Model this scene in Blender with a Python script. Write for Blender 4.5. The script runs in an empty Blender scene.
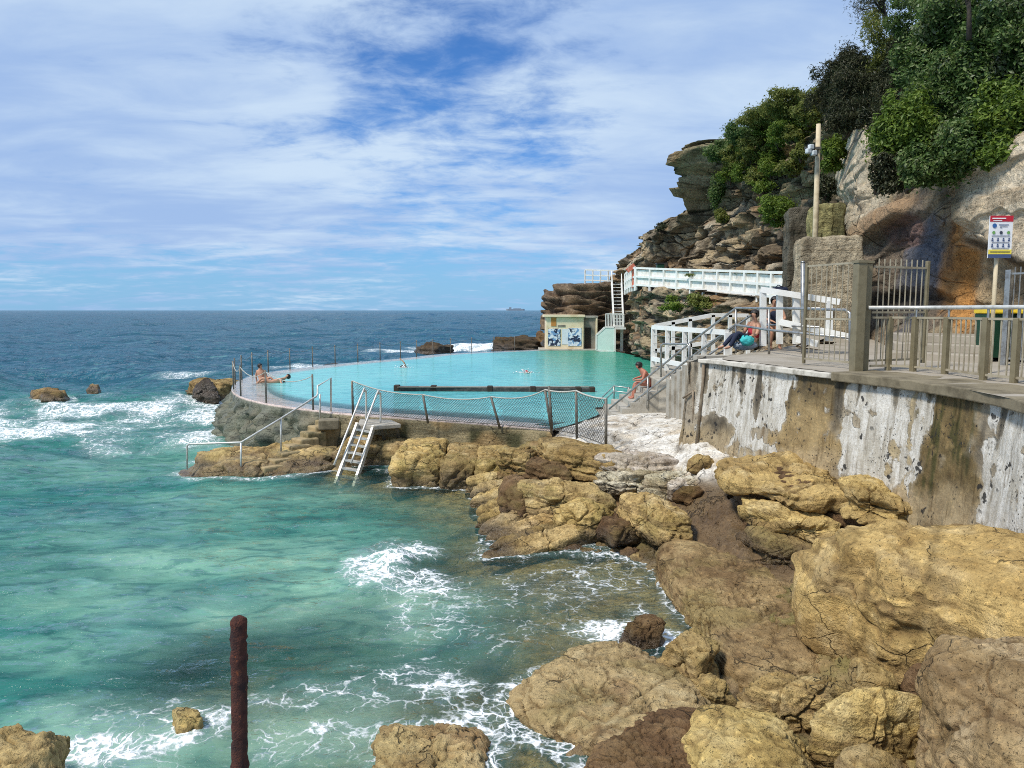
import bpy, bmesh, math, random
import numpy as np
from mathutils import Vector
R = math.radians
rng = np.random.default_rng(11)
random.seed(5)
scene = bpy.context.scene
col = scene.collection

# ------------------------------------------------------------------ camera and measuring helpers
CAMZ, FPX, PITCH = 4.5, 760.0, R(5.56)
cd = bpy.data.cameras.new('camera'); cam = bpy.data.objects.new('camera', cd); col.objects.link(cam)
cd.sensor_width = 36.0; cd.lens = 36.0 * FPX / 1024.0; cd.clip_start = 0.05; cd.clip_end = 30000
cam.location = (0, 0, CAMZ); cam.rotation_euler = (math.pi/2 - PITCH, 0, 0)
scene.camera = cam
scene.cycles.filter_width = 1.0; scene.cycles.use_denoising = False; scene.cycles.sample_clamp_direct = 4.0; scene.cycles.sample_clamp_indirect = 3.0

def ray(px, py):
    a = (px - 512) / FPX; b = (384 - py) / FPX
    return np.array([a, math.cos(PITCH) + b*math.sin(PITCH), -math.sin(PITCH) + b*math.cos(PITCH)])
def Pz(px, py, z):                       # measured point of the photograph at height z
    d = ray(px, py); t = (z - CAMZ) / d[2]
    return np.array([d[0]*t, d[1]*t, z])
def Py(px, py, y):                       # the same at distance y
    d = ray(px, py); t = y / d[1]
    return np.array([d[0]*t, y, CAMZ + d[2]*t])

# ------------------------------------------------------------------ noise
def _h(ix, iy, iz, s):
    h = (ix.astype(np.uint32)*np.uint32(374761393) + iy.astype(np.uint32)*np.uint32(668265263)
         + iz.astype(np.uint32)*np.uint32(2147483647) + np.uint32(s*974711 & 0xffffffff))
    h = (h ^ (h >> np.uint32(13))) * np.uint32(1274126177)
    h = (h ^ (h >> np.uint32(16))) * np.uint32(2246822519)
    return h ^ (h >> np.uint32(15))
def _u(h): return (h & np.uint32(0xffffff)).astype(np.float64) / 16777216.0
def pn(p, s=0):
    p = np.asarray(p, float); i = np.floor(p).astype(np.int64); f = p - i
    w = f*f*f*(f*(f*6-15)+10); out = np.zeros(len(p))
    for dx in (0, 1):
        for dy in (0, 1):
            for dz in (0, 1):
                h = _h(i[:,0]+dx, i[:,1]+dy, i[:,2]+dz, s)
                a = _u(h)*6.28318; zz = _u(h*np.uint32(2654435761))*2-1; r = np.sqrt(1-zz*zz)
                g = r*np.cos(a)*(f[:,0]-dx) + r*np.sin(a)*(f[:,1]-dy) + zz*(f[:,2]-dz)
                out += g*np.where(dx, w[:,0], 1-w[:,0])*np.where(dy, w[:,1], 1-w[:,1])*np.where(dz, w[:,2], 1-w[:,2])
    return out*1.5
def fbm(p, o=4, s=0, g=0.5):
    out = 0; a = 1.0; p = np.asarray(p, float); t = 0
    for k in range(o):
        out = out + a*pn(p*(2.03**k)+17.3*k, s+k); t += a; a *= g
    return out/t*1.3
def vor(p, s=0):                          # F1, F2, random id of the nearest cell
    p = np.asarray(p, float); i = np.floor(p).astype(np.int64)
    f1 = np.full(len(p), 9.0); f2 = f1.copy(); cid = np.zeros(len(p))
    for dx in (-1, 0, 1):
        for dy in (-1, 0, 1):
            for dz in (-1, 0, 1):
                c = i + np.array([dx, dy, dz]); h = _h(c[:,0], c[:,1], c[:,2], s)
                h2 = h*np.uint32(2654435761); h3 = h2 ^ (h2 >> np.uint32(11)); h3 = h3*np.uint32(40503)+h
                q = c + np.stack([_u(h), _u(h2), _u(h3)], 1)*0.9+0.05
                d = np.sqrt(((q-p)**2).sum(1)); m = d < f1
                f2 = np.where(m, f1, np.minimum(f2, d)); cid = np.where(m, _u(h3*np.uint32(97)+h2), cid); f1 = np.where(m, d, f1)
    return f1, f2, cid
def ss(a, b, x): t = np.clip((x-a)/(b-a), 0, 1); return t*t*(3-2*t)
def lerp(a, b, t): return a + (b-a)*t
def mixc(c, d, t): return c + (np.asarray(d)-c)*np.asarray(t)[:, None]

# ------------------------------------------------------------------ object helpers
def tag(o, label=None, cat=None, group=None, kind=None):
    if label: o['label'] = label
    if cat: o['category'] = cat
    if group: o['group'] = group
    if kind: o['kind'] = kind
    return o
def thing(name, loc, label, cat, group=None, kind=None):
    o = bpy.data.objects.new(name, None); col.objects.link(o); o.location = [float(v) for v in loc]
    o.empty_display_size = 0.2
    return tag(o, label, cat, group, kind)
def worldloc(o):
    v = Vector((0, 0, 0))
    while o is not None: v = v + Vector(o.location); o = o.parent
    return v
def mesh_np(name, V, F, mat, parent=None, smooth=True, attrs=None, loc=None):
    """V (n,3) world coordinates, F (m,k) index array or list of index tuples."""
    V = np.asarray(V, float)
    base = worldloc(parent) if parent is not None else Vector((0, 0, 0))
    o_loc = Vector((0, 0, 0))
    if parent is None and loc is not None: o_loc = Vector([float(v) for v in loc]); base = o_loc
    V = V - np.array(base)
    me = bpy.data.meshes.new(name)
    if isinstance(F, np.ndarray):
        n, k = F.shape
        me.vertices.add(len(V)); me.vertices.foreach_set('co', V.astype(np.float32).ravel())
        me.loops.add(n*k); me.loops.foreach_set('vertex_index', F.astype(np.int32).ravel())
        me.polygons.add(n); me.polygons.foreach_set('loop_start', np.arange(0, n*k, k, dtype=np.int32))
        me.polygons.foreach_set('loop_total', np.full(n, k, np.int32)); me.update(calc_edges=True)
    else:
        me.from_pydata([tuple(v) for v in V], [], F)
    me.polygons.foreach_set('use_smooth', np.full(len(me.polygons), smooth, bool))
    for an, arr in (attrs or {}).items():
        a = me.attributes.new(an, 'FLOAT_COLOR', 'POINT'); arr = np.asarray(arr, np.float32)
        if arr.shape[1] == 3: arr = np.hstack([arr, np.ones((len(arr), 1), np.float32)])
        a.data.foreach_set('color', arr.ravel())
    me.materials.append(mat); me.update()
    o = bpy.data.objects.new(name, me); col.objects.link(o); o.location = o_loc
    if parent is not None: o.parent = parent
    return o

class MB:
    def __init__(s): s.v = []; s.f = []
    def add(s, vs, fs):
        n = len(s.v); s.v += [tuple(float(c) for c in v) for v in vs]; s.f += [tuple(i+n for i in f) for f in fs]; return s
    def box(s, c, d, rz=0.0):
        c = np.asarray(c, float); x, y, z = np.asarray(d, float)/2; cs, sn = math.cos(rz), math.sin(rz); vs = []
        for sx, sy, sz in ((-1,-1,-1),(1,-1,-1),(1,1,-1),(-1,1,-1),(-1,-1,1),(1,-1,1),(1,1,1),(-1,1,1)):
            a, b = sx*x, sy*y; vs.append((c[0]+a*cs-b*sn, c[1]+a*sn+b*cs, c[2]+sz*z))
        return s.add(vs, [(0,3,2,1),(4,5,6,7),(0,1,5,4),(1,2,6,5),(2,3,7,6),(3,0,4,7)])
    def bar(s, p, q, w, h=None):
        p = np.asarray(p, float); q = np.asarray(q, float); h = h or w; d = q-p; d = d/np.linalg.norm(d)
        up = np.array([0, 0, 1.0]) if abs(d[2]) < 0.95 else np.array([0, 1.0, 0])
        a = np.cross(d, up); a /= np.linalg.norm(a); b = np.cross(a, d); vs = []
        for e in (p, q):
            for sa, sb in ((-1,-1),(1,-1),(1,1),(-1,1)): vs.append(e+a*sa*w/2+b*sb*h/2)
        return s.add(vs, [(0,1,2,3),(7,6,5,4),(0,4,5,1),(1,5,6,2),(2,6,7,3),(3,7,4,0)])
    def tube(s, pts, r, n=8, cap=True):
        pts = [np.asarray(p, float) for p in pts]; m = len(pts); rr = r if hasattr(r, '__len__') else [r]*m
        t0 = pts[1]-pts[0]; up = np.array([0, 0, 1.0]) if abs(t0[2]) < 0.9*np.linalg.norm(t0) else np.array([1.0, 0, 0])
        vs = []; a = None
        for i, p in enumerate(pts):
            t = pts[min(i+1, m-1)]-pts[max(i-1, 0)]; t = t/(np.linalg.norm(t)+1e-9)
            a = np.cross(t, up) if a is None else a - t*np.dot(a, t)
            a = a/(np.linalg.norm(a)+1e-9); b = np.cross(t, a)
            for k in range(n):
                an = 2*math.pi*k/n; vs.append(p+(a*math.cos(an)+b*math.sin(an))*rr[i])
        fs = [(i*n+k, i*n+(k+1) % n, (i+1)*n+(k+1) % n, (i+1)*n+k) for i in range(m-1) for k in range(n)]
        if cap: fs += [tuple(range(n-1, -1, -1)), tuple((m-1)*n+k for k in range(n))]
        return s.add(vs, fs)
    def prism(s, poly, z0, z1):
        n = len(poly); g = (lambda z, i: z[i] if hasattr(z, '__len__') else z)
        vs = [(p[0], p[1], g(z0, i)) for i, p in enumerate(poly)] + [(p[0], p[1], g(z1, i)) for i, p in enumerate(poly)]
        return s.add(vs, [tuple(range(n-1, -1, -1)), tuple(range(n, 2*n))] + [(i, (i+1) % n, n+(i+1) % n, n+i) for i in range(n)])
    def ico(s, c, r, sub=2, sc=(1, 1, 1)):
        D, F = sphere(sub); c = np.asarray(c, float)
        return s.add(c + D*np.asarray(sc)*r, [tuple(f) for f in F])
    def build(s, name, mat, parent=None, smooth=False, bevel=0.0, loc=None):
        o = mesh_np(name, np.array(s.v), s.f, mat, parent, smooth, None, loc)
        bm = bmesh.new(); bm.from_mesh(o.data); bmesh.ops.recalc_face_normals(bm, faces=bm.faces); bm.to_mesh(o.data); bm.free()
        if bevel: m = o.modifiers.new('bevel', 'BEVEL'); m.width = bevel; m.segments = 2; m.limit_method = 'ANGLE'
        return o
_sph = {}
def sphere(sub):
    if sub not in _sph:
        bm = bmesh.new(); bmesh.ops.create_icosphere(bm, subdivisions=sub, radius=1.0); bm.verts.ensure_lookup_table()
        _sph[sub] = (np.array([v.co[:] for v in bm.verts]), np.array([[v.index for v in f.verts] for f in bm.faces])); bm.free()
    return _sph[sub]
def gridF(nr, nc):
    i = np.arange(nr-1)[:, None]*nc + np.arange(nc-1)[None, :]
    return np.stack([i, i+1, i+nc+1, i+nc], -1).reshape(-1, 4)
def catmull(pts, n):
    pts = np.asarray(pts, float); m = len(pts); t = np.linspace(0, m-1, n); k = np.clip(np.floor(t).astype(int), 0, m-2); u = (t-k)[:, None]
    g = lambda j: pts[np.clip(j, 0, m-1)]
    a, b, c, d = g(k-1), g(k), g(k+1), g(k+2)
    return 0.5*((2*b)+(-a+c)*u+(2*a-5*b+4*c-d)*u*u+(-a+3*b-3*c+d)*u**3)
def resample(pts, step):
    pts = np.asarray(pts, float); d = np.r_[0, np.cumsum(np.linalg.norm(np.diff(pts, axis=0), axis=1))]
    n = max(2, int(d[-1]/step)+1); t = np.linspace(0, d[-1], n)
    return np.stack([np.interp(t, d, pts[:, k]) for k in range(pts.shape[1])], 1)

# ------------------------------------------------------------------ materials
class NT:
    def __init__(s, tree): s.t = tree; s.n = tree.nodes; s.l = tree.links
    def new(s, typ, **kw):
        n = s.n.new(typ)
        for k, v in kw.items(): setattr(n, k, v)
        return n
    def val(s, sock, v):
        if hasattr(v, 'is_output') or isinstance(v, bpy.types.NodeSocket): s.l.new(v, sock)
        elif isinstance(v, (tuple, list)) and len(v) == 3 and sock.type == 'RGBA': sock.default_value = (*v, 1)
        else: sock.default_value = v
    def math(s, op, a, b=0.0, c=None, clamp=False):
        n = s.new('ShaderNodeMath', operation=op, use_clamp=clamp); s.val(n.inputs[0], a); s.val(n.inputs[1], b)
        if c is not None: s.val(n.inputs[2], c)
        return n.outputs[0]
    def vmath(s, op, a, b=(0, 0, 0)):
        n = s.new('ShaderNodeVectorMath', operation=op); s.val(n.inputs[0], a)
        if op == 'SCALE': s.val(n.inputs['Scale'], b)
        else: s.val(n.inputs[1], b)
        return n.outputs['Value'] if op in ('DOT_PRODUCT', 'LENGTH') else n.outputs[0]
    def mix(s, f, a, b, mode='MIX'):
        n = s.new('ShaderNodeMix', data_type='RGBA', blend_type=mode); s.val(n.inputs[0], f); s.val(n.inputs[6], a); s.val(n.inputs[7], b); return n.outputs[2]
    def noise(s, vec, scale, detail=4, rough=0.55, dist=0.0, dim='3D'):
        n = s.new('ShaderNodeTexNoise', noise_dimensions=dim); s.val(n.inputs['Vector'], vec); n.inputs['Scale'].default_value = scale
        n.inputs['Detail'].default_value = detail; n.inputs['Roughness'].default_value = rough; n.inputs['Distortion'].default_value = dist
        return n.outputs['Fac']
    def voro(s, vec, scale, feat='F1', out='Distance'):
        n = s.new('ShaderNodeTexVoronoi', feature=feat); s.val(n.inputs['Vector'], vec); n.inputs['Scale'].default_value = scale; return n.outputs[out]
    def ramp(s, f, lo, hi, a=0.0, b=1.0):
        n = s.new('ShaderNodeMapRange', interpolation_type='SMOOTHSTEP'); s.val(n.inputs[0], f)
        for k, v in zip((1, 2, 3, 4), (lo, hi, a, b)): s.val(n.inputs[k], v)
        return n.outputs[0]
    def bump(s, h, st=0.5, dist=0.02, nrm=None):
        n = s.new('ShaderNodeBump'); n.inputs['Strength'].default_value = st; n.inputs['Distance'].default_value = dist; s.val(n.inputs['Height'], h)
        if nrm is not None: s.l.new(nrm, n.inputs['Normal'])
        return n.outputs[0]
    def attr(s, name):
        n = s.new('ShaderNodeAttribute', attribute_name=name); return n
    def pos(s): return s.new('ShaderNodeNewGeometry').outputs['Position']
def newmat(name):
    m = bpy.data.materials.new(name); m.use_nodes = True; nt = NT(m.node_tree); nt.n.clear()
    out = nt.new('ShaderNodeOutputMaterial'); return m, nt, out
def bsdf(nt, out, colr, rough=0.7, spec=0.5, metal=0.0, nrm=None):
    b = nt.new('ShaderNodeBsdfPrincipled'); nt.val(b.inputs['Base Color'], colr); nt.val(b.inputs['Roughness'], rough)
    nt.val(b.inputs['Specular IOR Level'], spec); b.inputs['Metallic'].default_value = metal
    if nrm is not None: nt.l.new(nrm, b.inputs['Normal'])
    nt.l.new(b.outputs[0], out.inputs[0]); return b
def worn(name, c, c2=None, rough=0.6, scale=6, metal=0.0, bump=0.3, amt=1.0, spots=None):
    m, nt, out = newmat(name); p = nt.pos(); c2 = c2 or tuple(v*0.6 for v in c)
    f = nt.math('MULTIPLY', nt.ramp(nt.noise(p, scale, 6, 0.65), 0.42, 0.7), amt)
    k = nt.mix(f, c, c2)
    if spots: k = nt.mix(nt.ramp(nt.noise(p, scale*3.1, 3, 0.6), 0.62, 0.7), k, spots)
    bsdf(nt, out, k, rough, 0.4, metal, nt.bump(nt.noise(p, scale*8, 4, 0.6), bump, 0.01)); return m
def rockmat(name, fine=1.0, pit=0.5, bumpd=0.03):
    """Rock: base colours stored per vertex in Col (alpha = wetness), grain and pits here."""
    m, nt, out = newmat(name); p = nt.pos(); a = nt.attr('Col'); wet = a.outputs['Alpha']
    n1 = nt.noise(p, 2.3*fine, 8, 0.66, 0.6); n2 = nt.noise(p, 14*fine, 6, 0.7); n3 = nt.noise(p, 60*fine, 3, 0.6)
    lay = nt.noise(nt.vmath('MULTIPLY', p, (0.6, 0.6, 7.0)), 1.4*fine, 5, 0.6, 0.8)
    c = nt.mix(nt.ramp(n1, 0.46, 0.70, 0.0, 0.6), a.outputs['Color'], nt.mix(1.0, a.outputs['Color'], (0.50, 0.45, 0.38), 'MULTIPLY'))
    c = nt.mix(nt.ramp(n2, 0.5, 0.70, 0.0, 0.75), c, nt.mix(1.0, c, (1.65, 1.6, 1.5), 'MULTIPLY')); c = nt.mix(nt.ramp(n2, 0.46, 0.34, 0.0, 0.6), c, nt.mix(1.0, c, (0.5, 0.46, 0.4), 'MULTIPLY')); c = nt.mix(nt.ramp(n3, 0.45, 0.30, 0.0, 0.42), c, nt.mix(1.0, c, (0.5, 0.46, 0.4), 'MULTIPLY'))
    c = nt.mix(nt.ramp(lay, 0.5, 0.62, 0.0, 0.35), c, nt.mix(1.0, c, (0.55, 0.48, 0.40), 'MULTIPLY'))
    wpv = nt.new('ShaderNodeTexNoise'); nt.l.new(p, wpv.inputs['Vector']); wpv.inputs['Scale'].default_value = 1.6*fine; wpv.inputs['Detail'].default_value = 5
    cv = nt.vmath('ADD', nt.vmath('MULTIPLY', p, (1, 1, 2.2)), nt.vmath('SCALE', nt.vmath('SUBTRACT', wpv.outputs['Color'], (.5, .5, .5)), 1.1))
    crk = nt.math('MULTIPLY', nt.ramp(nt.voro(cv, .95*fine, 'DISTANCE_TO_EDGE'), .0, .016, 1, 0), nt.ramp(nt.noise(p, .9*fine, 3, .5), .50, .58))
    c = nt.mix(nt.math('MULTIPLY', crk, .55), c, (.05, .035, .022))
    pits = nt.ramp(nt.noise(p, 23*fine, 4, 0.75, 1.2), 0.60, 0.68)
    c = nt.mix(nt.math('MULTIPLY', pits, pit), c, (0.035, 0.026, 0.018))
    c = nt.mix(nt.math('MULTIPLY', wet, 0.55), c, nt.mix(1.0, c, (0.34, 0.32, 0.30), 'MULTIPLY'))
    rough = nt.math('MULTIPLY_ADD', wet, -0.55, 0.86)
    h = nt.math('ADD', nt.math('MULTIPLY', n1, 1.0), nt.math('ADD', nt.math('MULTIPLY', n2, 0.60), nt.math('ADD', nt.math('MULTIPLY', n3, 0.22), nt.math('ADD', nt.math('MULTIPLY', pits, -0.30), nt.math('ADD', nt.math('MULTIPLY', lay, 0.45), nt.math('MULTIPLY', crk, -.6))))))
    bsdf(nt, out, c, rough, nt.math('MULTIPLY_ADD', wet, 0.4, 0.2), 0.0, nt.bump(h, 1.0, bumpd)); return m

M = {}
M['rock'] = rockmat('sandstone', 1.0, 0.45, 0.075)
M['cliff'] = rockmat('cliff_sandstone', 0.45, 0.35, 0.20)
M['terrain'] = rockmat('reef_rock', 1.0, 0.5, 0.06)
M['wall'] = rockmat('peeling_wall', 0.9, 0.22, 0.03)
M['white'] = worn('white_paint', (0.78, 0.78, 0.74), (0.66, 0.62, 0.53), 0.55, 3, amt=0.6)
M['white2'] = worn('rusty_white_paint', (0.78, 0.77, 0.72), (0.42, 0.30, 0.18), 0.6, 2.2, amt=0.45)
M['mint'] = worn('pale_mint_paint', (0.68, 0.82, 0.75), (0.55, 0.68, 0.62), 0.5, 1.5, amt=0.6)
M['steel'] = worn('galvanised_steel', (0.42, 0.42, 0.40), (0.24, 0.23, 0.21), 0.38, 9, metal=0.75, bump=0.1)
M['palesteel'] = worn('pale_handrail_steel', (0.66, 0.65, 0.60), (0.45, 0.43, 0.38), 0.42, 9, metal=0.35, bump=0.1)
M['darksteel'] = worn('weathered_post', (0.12, 0.115, 0.10), (0.22, 0.20, 0.16), 0.6, 8, metal=0.3)
M['olive'] = worn('olive_beige_paint', (0.205, 0.175, 0.105), (0.15, 0.125, 0.07), 0.5, 5, bump=0.1)
M['bars'] = worn('beige_bar_paint', (0.36, 0.32, 0.23), (0.25, 0.21, 0.14), 0.5, 5, bump=0.1)
M['rust'] = worn('rust', (0.085, 0.026, 0.014), (0.030, 0.013, 0.010), 0.9, 16, bump=1.0, spots=(0.20, 0.055, 0.018))
M['concrete'] = worn('concrete', (0.40, 0.37, 0.31), (0.25, 0.22, 0.17), 0.85, 2.2, bump=0.5)
M['paving'] = worn('paving', (0.36, 0.32, 0.26), (0.27, 0.235, 0.18), 0.85, 1.3, bump=0.4)
M['coping'] = worn('coping_concrete', (0.22, 0.185, 0.12), (0.11, 0.09, 0.055), 0.85, 2.5, bump=0.6)
M['whitecoping'] = worn('flaking_white_coping', (0.62, 0.58, 0.50), (0.16, 0.14, 0.10), 0.8, 3.0, bump=0.5, amt=0.8)
M['rope'] = worn('rope', (0.50, 0.49, 0.43), (0.35, 0.34, 0.30), 0.8, 20)
M['chain'] = worn('chain', (0.14, 0.14, 0.13), (0.08, 0.07, 0.06), 0.6, 20)
M['black'] = worn('black_timber', (0.030, 0.030, 0.028), (0.11, 0.10, 0.085), 0.6, 5, amt=0.8)
M['binGreen'] = worn('green_plastic', (0.010, 0.055, 0.028), (0.008, 0.04, 0.02), 0.45, 5, bump=0.05)
M['binYellow'] = worn('yellow_plastic', (0.72, 0.52, 0.03), (0.6, 0.42, 0.03), 0.45, 5, bump=0.05)
M['binDark'] = worn('dark_plastic', (0.03, 0.032, 0.03), (0.02, 0.02, 0.02), 0.5, 5, bump=0.05)
M['timberpole'] = worn('pale_pole', (0.60, 0.50, 0.33), (0.42, 0.34, 0.21), 0.75, 5)
M['red'] = worn('red_paint', (0.50, 0.015, 0.035), (0.42, 0.012, 0.03), 0.5, 8, bump=0.05)
M['orange'] = worn('faded_red_paint', (0.55, 0.13, 0.07), (0.62, 0.30, 0.22), 0.6, 8)
M['signwhite'] = worn('sign_white', (0.80, 0.80, 0.80), (0.74, 0.74, 0.75), 0.4, 5, bump=0.02)
M['signyellow'] = worn('sign_yellow', (0.80, 0.66, 0.08), (0.74, 0.6, 0.07), 0.4, 5, bump=0.02)
M['signblue'] = worn('sign_blue', (0.055, 0.09, 0.20), (0.05, 0.08, 0.18), 0.4, 5, bump=0.02)
M['ink'] = worn('sign_ink', (0.05, 0.06, 0.09), (0.04, 0.05, 0.08), 0.5, 5, bump=0.02)
M['inkgreen'] = worn('sign_green', (0.16, 0.36, 0.10), (0.14, 0.3, 0.09), 0.5, 5, bump=0.02)
M['inkblue'] = worn('sign_bright_blue', (0.03, 0.12, 0.34), (0.03, 0.1, 0.3), 0.5, 5, bump=0.02)
M['cream'] = worn('cream_render', (0.80, 0.67, 0.46), (0.62, 0.46, 0.25), 0.8, 0.9, amt=0.8, bump=0.4)
M['creamstain'] = worn('rust_stain', (0.52, 0.22, 0.05), (0.40, 0.17, 0.05), 0.8, 2, bump=0.2)
M['grey'] = worn('grey_render', (0.27, 0.24, 0.19), (0.16, 0.14, 0.11), 0.85, 1.5)
M['dark'] = worn('dark_doorway', (0.035, 0.025, 0.018), (0.05, 0.03, 0.02), 0.9, 3)
M['panelwhite'] = worn('panel_white', (0.70, 0.73, 0.76), (0.56, 0.62, 0.68), 0.6, 2)
M['navy'] = worn('panel_navy', (0.020, 0.032, 0.075), (0.03, 0.06, 0.14), 0.6, 4)
M['panelblue'] = worn('panel_blue', (0.10, 0.22, 0.45), (0.16, 0.30, 0.5), 0.6, 4)
M['skin'] = worn('skin', (0.50, 0.27, 0.17), (0.44, 0.22, 0.14), 0.5, 6, bump=0.02)
M['skinred'] = worn('sunburnt_skin', (0.42, 0.17, 0.11), (0.44, 0.15, 0.09), 0.5, 6, bump=0.02)
M['hair'] = worn('dark_hair', (0.014, 0.011, 0.010), (0.02, 0.015, 0.012), 0.5, 20)
M['clothnavy'] = worn('navy_cloth', (0.016, 0.022, 0.048), (0.012, 0.016, 0.035), 0.85, 10)
M['clothred'] = worn('red_cloth', (0.42, 0.030, 0.045), (0.36, 0.028, 0.04), 0.85, 10)
M['clothblack'] = worn('black_cloth', (0.015, 0.015, 0.016), (0.02, 0.02, 0.022), 0.85, 10)
M['cyan'] = worn('cyan_cloth', (0.05, 0.45, 0.45), (0.04, 0.36, 0.36), 0.8, 10)
M['shipgrey'] = worn('ship_grey', (0.22, 0.27, 0.33), (0.2, 0.25, 0.31), 0.7, 0.1)
M['lampglass'] = worn('lamp_glass', (0.62, 0.66, 0.66), (0.5, 0.55, 0.56), 0.3, 5, bump=0.02)
M['bark'] = worn('bark', (0.075, 0.058, 0.042), (0.035, 0.028, 0.022), 0.9, 12, bump=0.8)
def leafmat(name, cols, trans=0.35):
    m, nt, out = newmat(name); g = nt.new('ShaderNodeNewGeometry'); rnd = g.outputs['Random Per Island']
    r = nt.new('ShaderNodeValToRGB'); e = r.color_ramp.elements
    while len(e) < len(cols): e.new(0.5)
    for i, c in enumerate(cols): e[i].position = i/(len(cols)-1); e[i].color = (*c, 1)
    n = nt.noise(g.outputs['Position'], 0.9, 3, 0.6)
    nt.l.new(nt.math('ADD', nt.math('MULTIPLY', rnd, 0.6), nt.math('MULTIPLY_ADD', n, 1.4, -0.5), clamp=True), r.inputs[0])
    b = nt.new('ShaderNodeBsdfPrincipled'); nt.l.new(r.outputs[0], b.inputs['Base Color']); b.inputs['Roughness'].default_value = 0.5
    b.inputs['Specular IOR Level'].default_value = 0.35
    t = nt.new('ShaderNodeBsdfTranslucent'); nt.l.new(r.outputs[0], t.inputs[0])
    mx = nt.new('ShaderNodeMixShader'); mx.inputs[0].default_value = trans
    nt.l.new(b.outputs[0], mx.inputs[1]); nt.l.new(t.outputs[0], mx.inputs[2]); nt.l.new(mx.outputs[0], out.inputs[0]); return m
M['leaf_broad'] = leafmat('broad_leaves', [(0.018, 0.040, 0.010), (0.050, 0.100, 0.020), (0.10, 0.17, 0.036), (0.19, 0.24, 0.085), (0.38, 0.39, 0.29)])
M['leaf_green'] = leafmat('bright_leaves', [(0.045, 0.090, 0.012), (0.13, 0.20, 0.022), (0.24, 0.30, 0.05)])
M['leaf_dark'] = leafmat('dark_scrub', [(0.022, 0.028, 0.012), (0.050, 0.058, 0.022), (0.085, 0.078, 0.040)], 0.2)
M['leaf_olive'] = leafmat('olive_scrub', [(0.065, 0.085, 0.016), (0.16, 0.185, 0.034), (0.27, 0.27, 0.07)])
M['twig'] = worn('grey_twigs', (0.060, 0.048, 0.042), (0.030, 0.025, 0.022), 0.9, 12)
M['stepstone'] = worn('step_stone', (0.36, 0.27, 0.14), (0.10, 0.085, 0.03), 0.85, 2.5, bump=0.8)

def muralmat():
    m, nt, out = newmat('painted_panel'); p = nt.pos(); f = nt.noise(p, 2.6, 3, .5, .8); g = nt.noise(nt.vmath('ADD', p, (5, 0, 3)), 3.4, 3, .5, .6)
    c = nt.mix(nt.ramp(g, .50, .56), (.72, .76, .80), (.16, .30, .50)); c = nt.mix(nt.ramp(f, .50, .54), c, (.018, .030, .07)); bsdf(nt, out, c, .6, .4); return m
M['mural'] = muralmat()
M['pipe'] = worn('old_brown_pipe', (0.20, 0.15, 0.10), (0.30, 0.25, 0.18), 0.7, 7)

def peelmat():
    """Seawall: bare render colour per vertex in Col, alpha = how much white paint is left; the flaking edge and black lichen are cut here."""
    m, nt, out = newmat('flaking_seawall'); p = nt.pos(); a = nt.attr('Col'); n0 = nt.noise(p, 2.6, 10, .72, .6); n1 = nt.noise(nt.vmath('MULTIPLY', p, (3.2, 3.2, .5)), 2.2, 6, .65); n2 = nt.noise(p, 26, 4, .7)
    paint = nt.ramp(nt.math('ADD', nt.math('MULTIPLY_ADD', n0, .9, nt.math('MULTIPLY', n1, .55)), a.outputs['Alpha']), 1.05, 1.22)
    bare = nt.mix(nt.ramp(n0, .40, .65, 0, .6), a.outputs['Color'], nt.mix(1.0, a.outputs['Color'], (.42, .38, .34), 'MULTIPLY')); bare = nt.mix(nt.ramp(n2, .5, .68, 0, .6), bare, nt.mix(1.0, bare, (1.6, 1.5, 1.35), 'MULTIPLY'))
    wh = nt.mix(nt.ramp(n1, .40, .62), (.66, .64, .585), (.44, .41, .345)); wh = nt.mix(nt.ramp(n2, .56, .40, 0, .35), wh, (.36, .31, .23))
    c = nt.mix(paint, bare, wh)
    wn = nt.new('ShaderNodeTexNoise'); nt.l.new(p, wn.inputs['Vector']); wn.inputs['Scale'].default_value = 9; wn.inputs['Detail'].default_value = 4
    lv = nt.vmath('ADD', p, nt.vmath('SCALE', nt.vmath('SUBTRACT', wn.outputs['Color'], (.5, .5, .5)), .16))
    li = nt.math('MULTIPLY', nt.ramp(nt.voro(lv, 6.5), .30, .24), nt.ramp(nt.noise(p, 1.5, 3, .55), .53, .60)); li2 = nt.math('MULTIPLY', nt.ramp(nt.voro(lv, 17), .30, .22), nt.ramp(nt.noise(nt.vmath('ADD', p, (3, 9, 1)), 2.0, 3, .55), .50, .58))
    dk = nt.math('MAXIMUM', li, nt.math('MULTIPLY', li2, .9)); c = nt.mix(nt.math('MULTIPLY', dk, .93), c, (.022, .021, .020))
    st = nt.ramp(nt.noise(nt.vmath('MULTIPLY', p, (5, 5, .35)), 2.4, 5, .6), .53, .70, 0, .68); c = nt.mix(st, c, nt.mix(1.0, c, (.38, .33, .26), 'MULTIPLY'))
    h = nt.math('ADD', nt.math('MULTIPLY', paint, .35), nt.math('ADD', nt.math('MULTIPLY', n0, .7), nt.math('MULTIPLY', n2, .3)))
    bsdf(nt, out, c, .85, .25, 0, nt.bump(h, .9, .04)); return m
M['peel'] = peelmat()
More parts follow.
